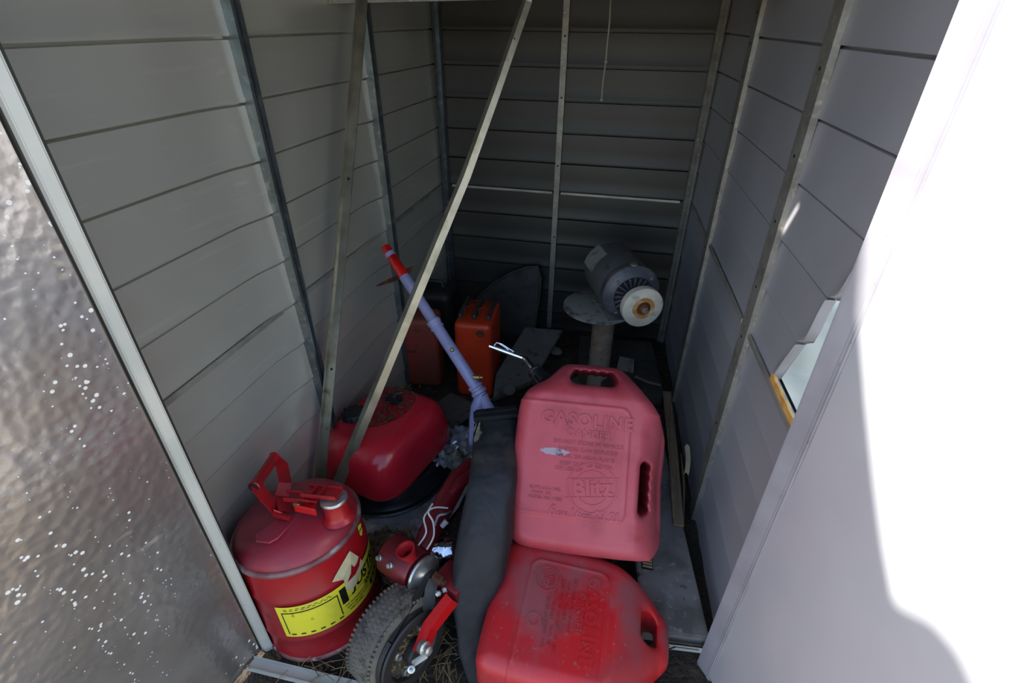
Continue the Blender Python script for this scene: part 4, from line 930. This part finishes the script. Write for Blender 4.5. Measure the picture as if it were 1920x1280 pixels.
bm = BM(); lathe(bm, [(0, 0), (.121, 0), (.125, -.003), (.125, -.009), (0, -.010)], 56, MT(pcn)); part('table_plate', bm, M_plate, gr, world=True, smooth=40)
mb = wcn+gax*(f0-.12); bm = BM(); box(bm, Vector((mb.x, mb.y, zp+.004)), (.12, .17, .007), Rg @ Matrix.Rotation(math.pi/2, 3, 'X') if False else Matrix.Rotation(math.atan2(gax.y, gax.x)+math.pi/2, 3, 'Z'), .002)
box(bm, Vector((mb.x, mb.y, zp+.02)), (.07, .12, .03), Matrix.Rotation(math.atan2(gax.y, gax.x)+math.pi/2, 3, 'Z'), .004); part('motor_base', bm, M_plate, gr, world=True)
px_ = P(1128, 640, Y=pcn.y-.0).x
bm = BM(); lathe(bm, [(.040, 0), (.040, zp-.01), (0, zp-.01)], 32, MT((px_, pcn.y-.01, 0))); part('post', bm, M_post, gr, world=True, smooth=40)
bm = BM(); lathe(bm, [(0, .012), (.11, .012), (.115, .008), (.115, 0), (0, 0)], 40, MT((px_, pcn.y-.01, 0))); part('base_disc', bm, M_post, gr, world=True, smooth=40)
bm = BM(); tc_ = Mg @ Vector((0, 0, 0)); lathe(bm, [(0, 0), (.012, 0), (.012, .006), (0, .006)], 10, MT(wcn+gax*(f0-.03)+Vector((0, 0, rM+.0)))); part('oil_cup', bm, M_zinc, gr, world=True)
# name plate on the shell (worn, unreadable)
bm = BM(); pr = None; vdir = Vector((-gax.y, gax.x, 0)); 
sgn = 1 if vdir.x < 0 else -1
for q in range(9):
    a = math.radians(12+50*q/8); nn_ = vdir*sgn*math.cos(a)+Vector((0, 0, 1))*math.sin(a); c0 = wcn+gax*(f0-.24)+nn_*(rM+.0012); c1_ = wcn+gax*(f0-.15)+nn_*(rM+.0012); cu_ = [bm.verts.new(c0), bm.verts.new(c1_)]
    if pr: bm.faces.new((pr[0], pr[1], cu_[1], cu_[0]))
    pr = cu_
part('rating_plate', bm, M_plate, gr, world=True, smooth=180)
# dark cabinet pan behind the grinder
pn = thing('metal_pan', 'dark grey metal pan with bent tab lying behind the grinder', 'pan', (.1, 1.7, 0))
qd = [P(1088, 628, z=.10), P(1222, 640, z=.10), P(1245, 735, z=.09), P(1150, 725, z=.09), P(1085, 690, z=.09)]
bm = BM(); vs = [bm.verts.new(p) for p in qd]; bm.faces.new(vs); ex = bmesh.ops.extrude_face_region(bm, geom=bm.faces[:]); bmesh.ops.translate(bm, vec=(0, 0, -.07), verts=[v for v in ex['geom'] if isinstance(v, bmesh.types.BMVert)]); bmesh.ops.bevel(bm, geom=bm.edges[:], offset=.005, segments=2, affect='EDGES')
part('pan_body', bm, M_darkmet, pn, world=True, smooth=40)
bm = BM(); A = P(1156, 692, z=.11); B = P(1188, 700, z=.11); C_ = P(1162, 668, z=.15); D_ = P(1189, 674, z=.15); vs = [bm.verts.new(p) for p in (A, B, D_, C_)]; bm.faces.new(vs); ex = bmesh.ops.extrude_face_region(bm, geom=bm.faces[:]); bmesh.ops.translate(bm, vec=(0, .004, 0), verts=[v for v in ex['geom'] if isinstance(v, bmesh.types.BMVert)]); part('bent_tab', bm, M_greyboard, pn, world=True)
bm = BM(); tube(bm, [P(1190, 705, z=.10), P(1215, 716, z=.10), P(1240, 722, z=.10)], .005, 8); part('pan_lip', bm, M_greyboard, pn, world=True)

# ================================================================== GREY PANEL WITH LOUVRES, LATH
ap = thing('appliance_panel', 'stained grey metal panel with cream louvre slots under the gas cans, right', 'panel', (.2, .95, 0))
q4 = [P(1204, 1180, z=.075), P(1331, 1196, z=.072), P(1262, 905, z=.075), P(1232, 780, z=.078), P(1165, 790, z=.078), P(1185, 960, z=.075)]
bm = BM(); vs = [bm.verts.new(p) for p in q4]; bm.faces.new(vs); ex = bmesh.ops.extrude_face_region(bm, geom=bm.faces[:]); bmesh.ops.translate(bm, vec=(0, 0, -.042), verts=[v for v in ex['geom'] if isinstance(v, bmesh.types.BMVert)]); bmesh.ops.bevel(bm, geom=bm.edges[:], offset=.003, segments=2, affect='EDGES')
part('panel_sheet', bm, M_panel, ap, world=True, smooth=40)
A = P(1206, 870, z=.079); B = P(1214, 1062, z=.079); dl_ = (B-A); nL = 44
for q in range(nL):
    c = A+dl_*(q/(nL-1)); bm = BM(); box(bm, c, (.024, .0022+.0012, .004), Matrix.Rotation(.0, 3, 'Z'), 0); part('louvre', bm, M_louvre, ap, world=True)
bm = BM(); c = (A+B)/2; box(bm, (c.x, c.y, .0755), (.028, dl_.length+.01, .004), Matrix.Rotation(math.atan2(-dl_.x, dl_.y), 3, 'Z')); part('louvre_recess', bm, M_hole, ap, world=True)
bm = BM(); A = P(1225, 1204, z=.052); B = P(1322, 1216, z=.052); dq = (B-A).normalized(); 
box(bm, (A+B)/2+Vector((-.0, -.004, -.002)), ((B-A).length, .002, .018), Matrix.Rotation(math.atan2(dq.y, dq.x), 3, 'Z')); eg = part('edge_label', bm, M_doorframe, ap, world=True, label='pale printed edge strip')
bm = BM()
for q in range(2): box(bm, A.lerp(B, .25+.12*q)+Vector((0, -.0058, -.002)), (.004, .001, .018), Matrix.Rotation(.7, 3, 'Y'))
box(bm, A.lerp(B, .65)+Vector((0, -.0058, .003)), (.05, .001, .0015), Matrix.Rotation(math.atan2(dq.y, dq.x), 3, 'Z')); part('edge_print', bm, M_ink, eg, world=True)
bm = BM(); A = P(1250, 735, z=.11); B = P(1262, 850, z=.105); C_ = P(1272, 985, z=.092)
sweep(bm, [A, B, C_], [(-.014, -.004), (.014, -.004), (.014, .004), (-.014, .004)], up=Vector((0, 0, 1))); o = part('wooden_lath', bm, M_wood); tag(o, 'weathered splintered wooden lath lying along the right wall', 'lath')
bm = BM(); A = P(1277, 850, z=.09); B = P(1282, 980, z=.085); sweep(bm, [A, (A+B)/2+Vector((.004, 0, .004)), B], [(-.004, -.003), (.004, -.003), (.003, .003), (-.003, .003)], scale=[.5, 1, .2]); o = part('wood_splinter', bm, M_wood); tag(o, 'long thin wood splinter beside the lath on the grey panel', 'splinter')
bm = BM(); g = []
for i in range(7):
    a = i/6; row = []
    for j in range(9):
        t = j/8; p = P(1284+9*a+3*math.sin(t*3), 838+44*t, z=.16-.0*t); p += Vector((0, .012*math.sin(a*3.1), -.02*t)); row.append(bm.verts.new(p))
    g.append(row)
for i in range(6):
    for j in range(8): bm.faces.new((g[i][j], g[i+1][j], g[i+1][j+1], g[i][j+1]))
ex = bmesh.ops.extrude_face_region(bm, geom=bm.faces[:]); bmesh.ops.translate(bm, vec=(0, .0015, 0), verts=[v for v in ex['geom'] if isinstance(v, bmesh.types.BMVert)])
o = part('bark_curl', bm, M_cream, smooth=60); tag(o, 'small curled tan bark flake against the right wall', 'bark')

# ================================================================== BARS, CORD
def bar(name, pts, sec, label, up, holes, scale=None):
    o = thing(name, label, 'bar', pts[0]); bm = BM(); sweep(bm, pts, sec, up=up, scale=scale); part('angle_strip', bm, M_bar, o, world=True)
    for t in holes:
        s = t*(len(pts)-1); i = min(int(s), len(pts)-2); p = pts[i].lerp(pts[i+1], s-i); nn = (Vector((0, 0, CH))-p).normalized(); bm = BM(); lathe(bm, [(0, .0007), (.0032, .0007), (.0036, 0)], 10, MT(p+nn*.004, axrot(nn))); part('bolt_hole', bm, M_hole, o, world=True)
    return o
A = P(681, 1, Y=1.40); B = P(602, 905, Y=.86); dA = (B-A).normalized(); Bf = B+dA*((B.z-.005)/-dA.z)
A2 = A-dA*.10
bar('metal_bar', [A2, A, A.lerp(B, .5)+Vector((.003, 0, 0)), B, Bf], [(-.0125, -.001), (.0125, -.001), (.0125, .0015), (-.009, .0015), (-.0125, .010), (-.0145, .010)], 'straight pale metal strip leaning steeply behind the safety can', Vector((0, -1, .3)), (.22, .42, .62))
A = P(988, 2, Y=1.40); Kb = P(928, 175, Y=1.33); Kc = P(872, 330, Y=1.26); B = P(632, 908, Y=.88); dB = (B-Kc).normalized(); Bf = B+dB*((B.z-.005)/-dB.z)
Bf = B.lerp(Bf, .9)
bar('metal_bar', [A+Vector((.0, .0, .09)), A, Kb, Kc, Kc.lerp(B, .33), Kc.lerp(B, .66), B, Bf], [(-.017, -.005), (-.001, .008), (.017, -.002), (.017, -.0045), (-.001, .005), (-.017, -.0075)], 'bent metal angle bar leaning diagonally across the shed', Vector((0, -1, .3)), (.2, .35, .5, .62), scale=[.7, .7, .75, .85, .95, 1, 1, 1])
bm = BM(); tube(bm, [P(1146, -20, Y=1.6), P(1143, 40, Y=1.6), P(1137, 100, Y=1.6), P(1136, 115, Y=1.6), P(1131, 150, Y=1.6), P(1128, 184, Y=1.6)], .0022, 8); cd = thing('pull_cord', 'thin knotted cord hanging from the roof before the back wall', 'cord', P(1146, -20, Y=1.6)); part('cord_strand', bm, M_cord, cd, world=True, smooth=60)
for x_, y_ in ((1136, 116), (1128, 187)):
    bm = BM(); bmesh.ops.create_icosphere(bm, subdivisions=2, radius=.005, matrix=MT(P(x_, y_, Y=1.6))); part('knot', bm, M_cord, cd, world=True, smooth=180)
bm = BM(); tube(bm, [P(1146, -20, Y=1.6), P(1146, -20, Y=1.6)+Vector((0, 0, .19))], .0022, 8); part('cord_strand', bm, M_cord, cd, world=True)

# ================================================================== FLOOR DEBRIS
bm = BM(); g = []
for i in range(46):
    row = []
    for j in range(46):
        u_, v_ = i/45, j/45; x = -.78+.40*u_; y = .80+.52*v_
        ed = 1+.06*mn.noise(Vector((u_*6, v_*6, 1)))
        p = Vector((-.58+(x+.58)*ed+.10*(v_-.3), y, .006+.010*(.5+.5*mn.noise(Vector((x*16, y*16, 2))))+.006*mn.noise(Vector((x*45, y*45, 7)))+.03*max(0, u_-.75)*max(0, v_-.4))); row.append(bm.verts.new(p))
    g.append(row)
for i in range(45):
    for j in range(45): bm.faces.new((g[i][j], g[i+1][j], g[i+1][j+1], g[i][j+1]))
o = part('silver_sheet', bm, M_foil, smooth=180); tag(o, 'crumpled silver metal sheet on the floor under the black tub', 'sheet')
# foil scraps near pole foot
c = P(862, 838, z=.06); bm = BM(); g = []
for i in range(16):
    row = []
    for j in range(20):
        u_, v_ = i/15-.5, j/19-.5; p = c+Vector((u_*.12+.03*v_, v_*.19, .035*mn.noise(Vector((u_*5, v_*6, 3)))+.018*mn.noise(Vector((u_*14, v_*14, 6))))); row.append(bm.verts.new(p))
    g.append(row)
for i in range(15):
    for j in range(19): bm.faces.new((g[i][j], g[i+1][j], g[i+1][j+1], g[i][j+1]))
o = part('foil_scrap', bm, M_foil); tag(o, 'crumpled silver foil scrap on the dirt beside the black bag', 'foil')
# leaf clump beside the safety can
def clumpf(X, Y, Z): return np.sqrt((X/.085)**2+(Y/.07)**2+(Z/.05)**2)*.05-.05 + .012*np.sin(X*90+2)*np.sin(Y*80)*np.cos(Z*90) + .007*np.sin(X*190)*np.sin(Y*210+1)
cl = P(730, 1040, z=.04); me = nets(clumpf, (-.12, -.13, -.09), (.12, .13, .10), .006)
ct = thing('leaf_clump', 'brown matted clump of dead leaves right of the safety can', 'leaves', (cl.x, cl.y+.01, .02)); ct['kind'] = 'stuff'
part('clump', me, M_clod, ct, kind='stuff')
bm = BM()
for q in range(260):
    a = random.random()*6.28; b = random.random()*1.2; d = Vector((.085*math.cos(a)*math.sin(b), .07*math.sin(a)*math.sin(b), .05*math.cos(b))); flake(bm, ct.location+d, random.uniform(.005, .014))
part('dead_leaf', bm, M_leaf, ct, world=True, kind='stuff')
# scattered litter and straw
bm = BM()
for q in range(1500):
    x = random.uniform(-.76, .26); y = random.uniform(.46, 2.05); flake(bm, (x, y, random.uniform(-.002, .012)), random.uniform(.004, .014))
o = part('floor_litter', bm, M_leaf); tag(o, 'dead leaf crumbs scattered over the dirt floor', 'leaves', kind='stuff')
bm = BM()
for q in range(240):
    x = random.uniform(-.62, -.2); y = random.uniform(.43, .60) if q < 190 else random.uniform(.6, .85); a = random.random()*6.28; l = random.uniform(.02, .07); z = random.uniform(.002, .02)
    A = Vector((x, y, z)); B = A+Vector((math.cos(a)*l, math.sin(a)*l, random.uniform(-.005, .02))); tube(bm, [A, (A+B)/2+Vector((0, 0, .004)), B], .0008, 4)
o = part('dry_straw', bm, M_straw); tag(o, 'dry straw stalks strewn over the dirt at the door sill', 'straw', kind='stuff')
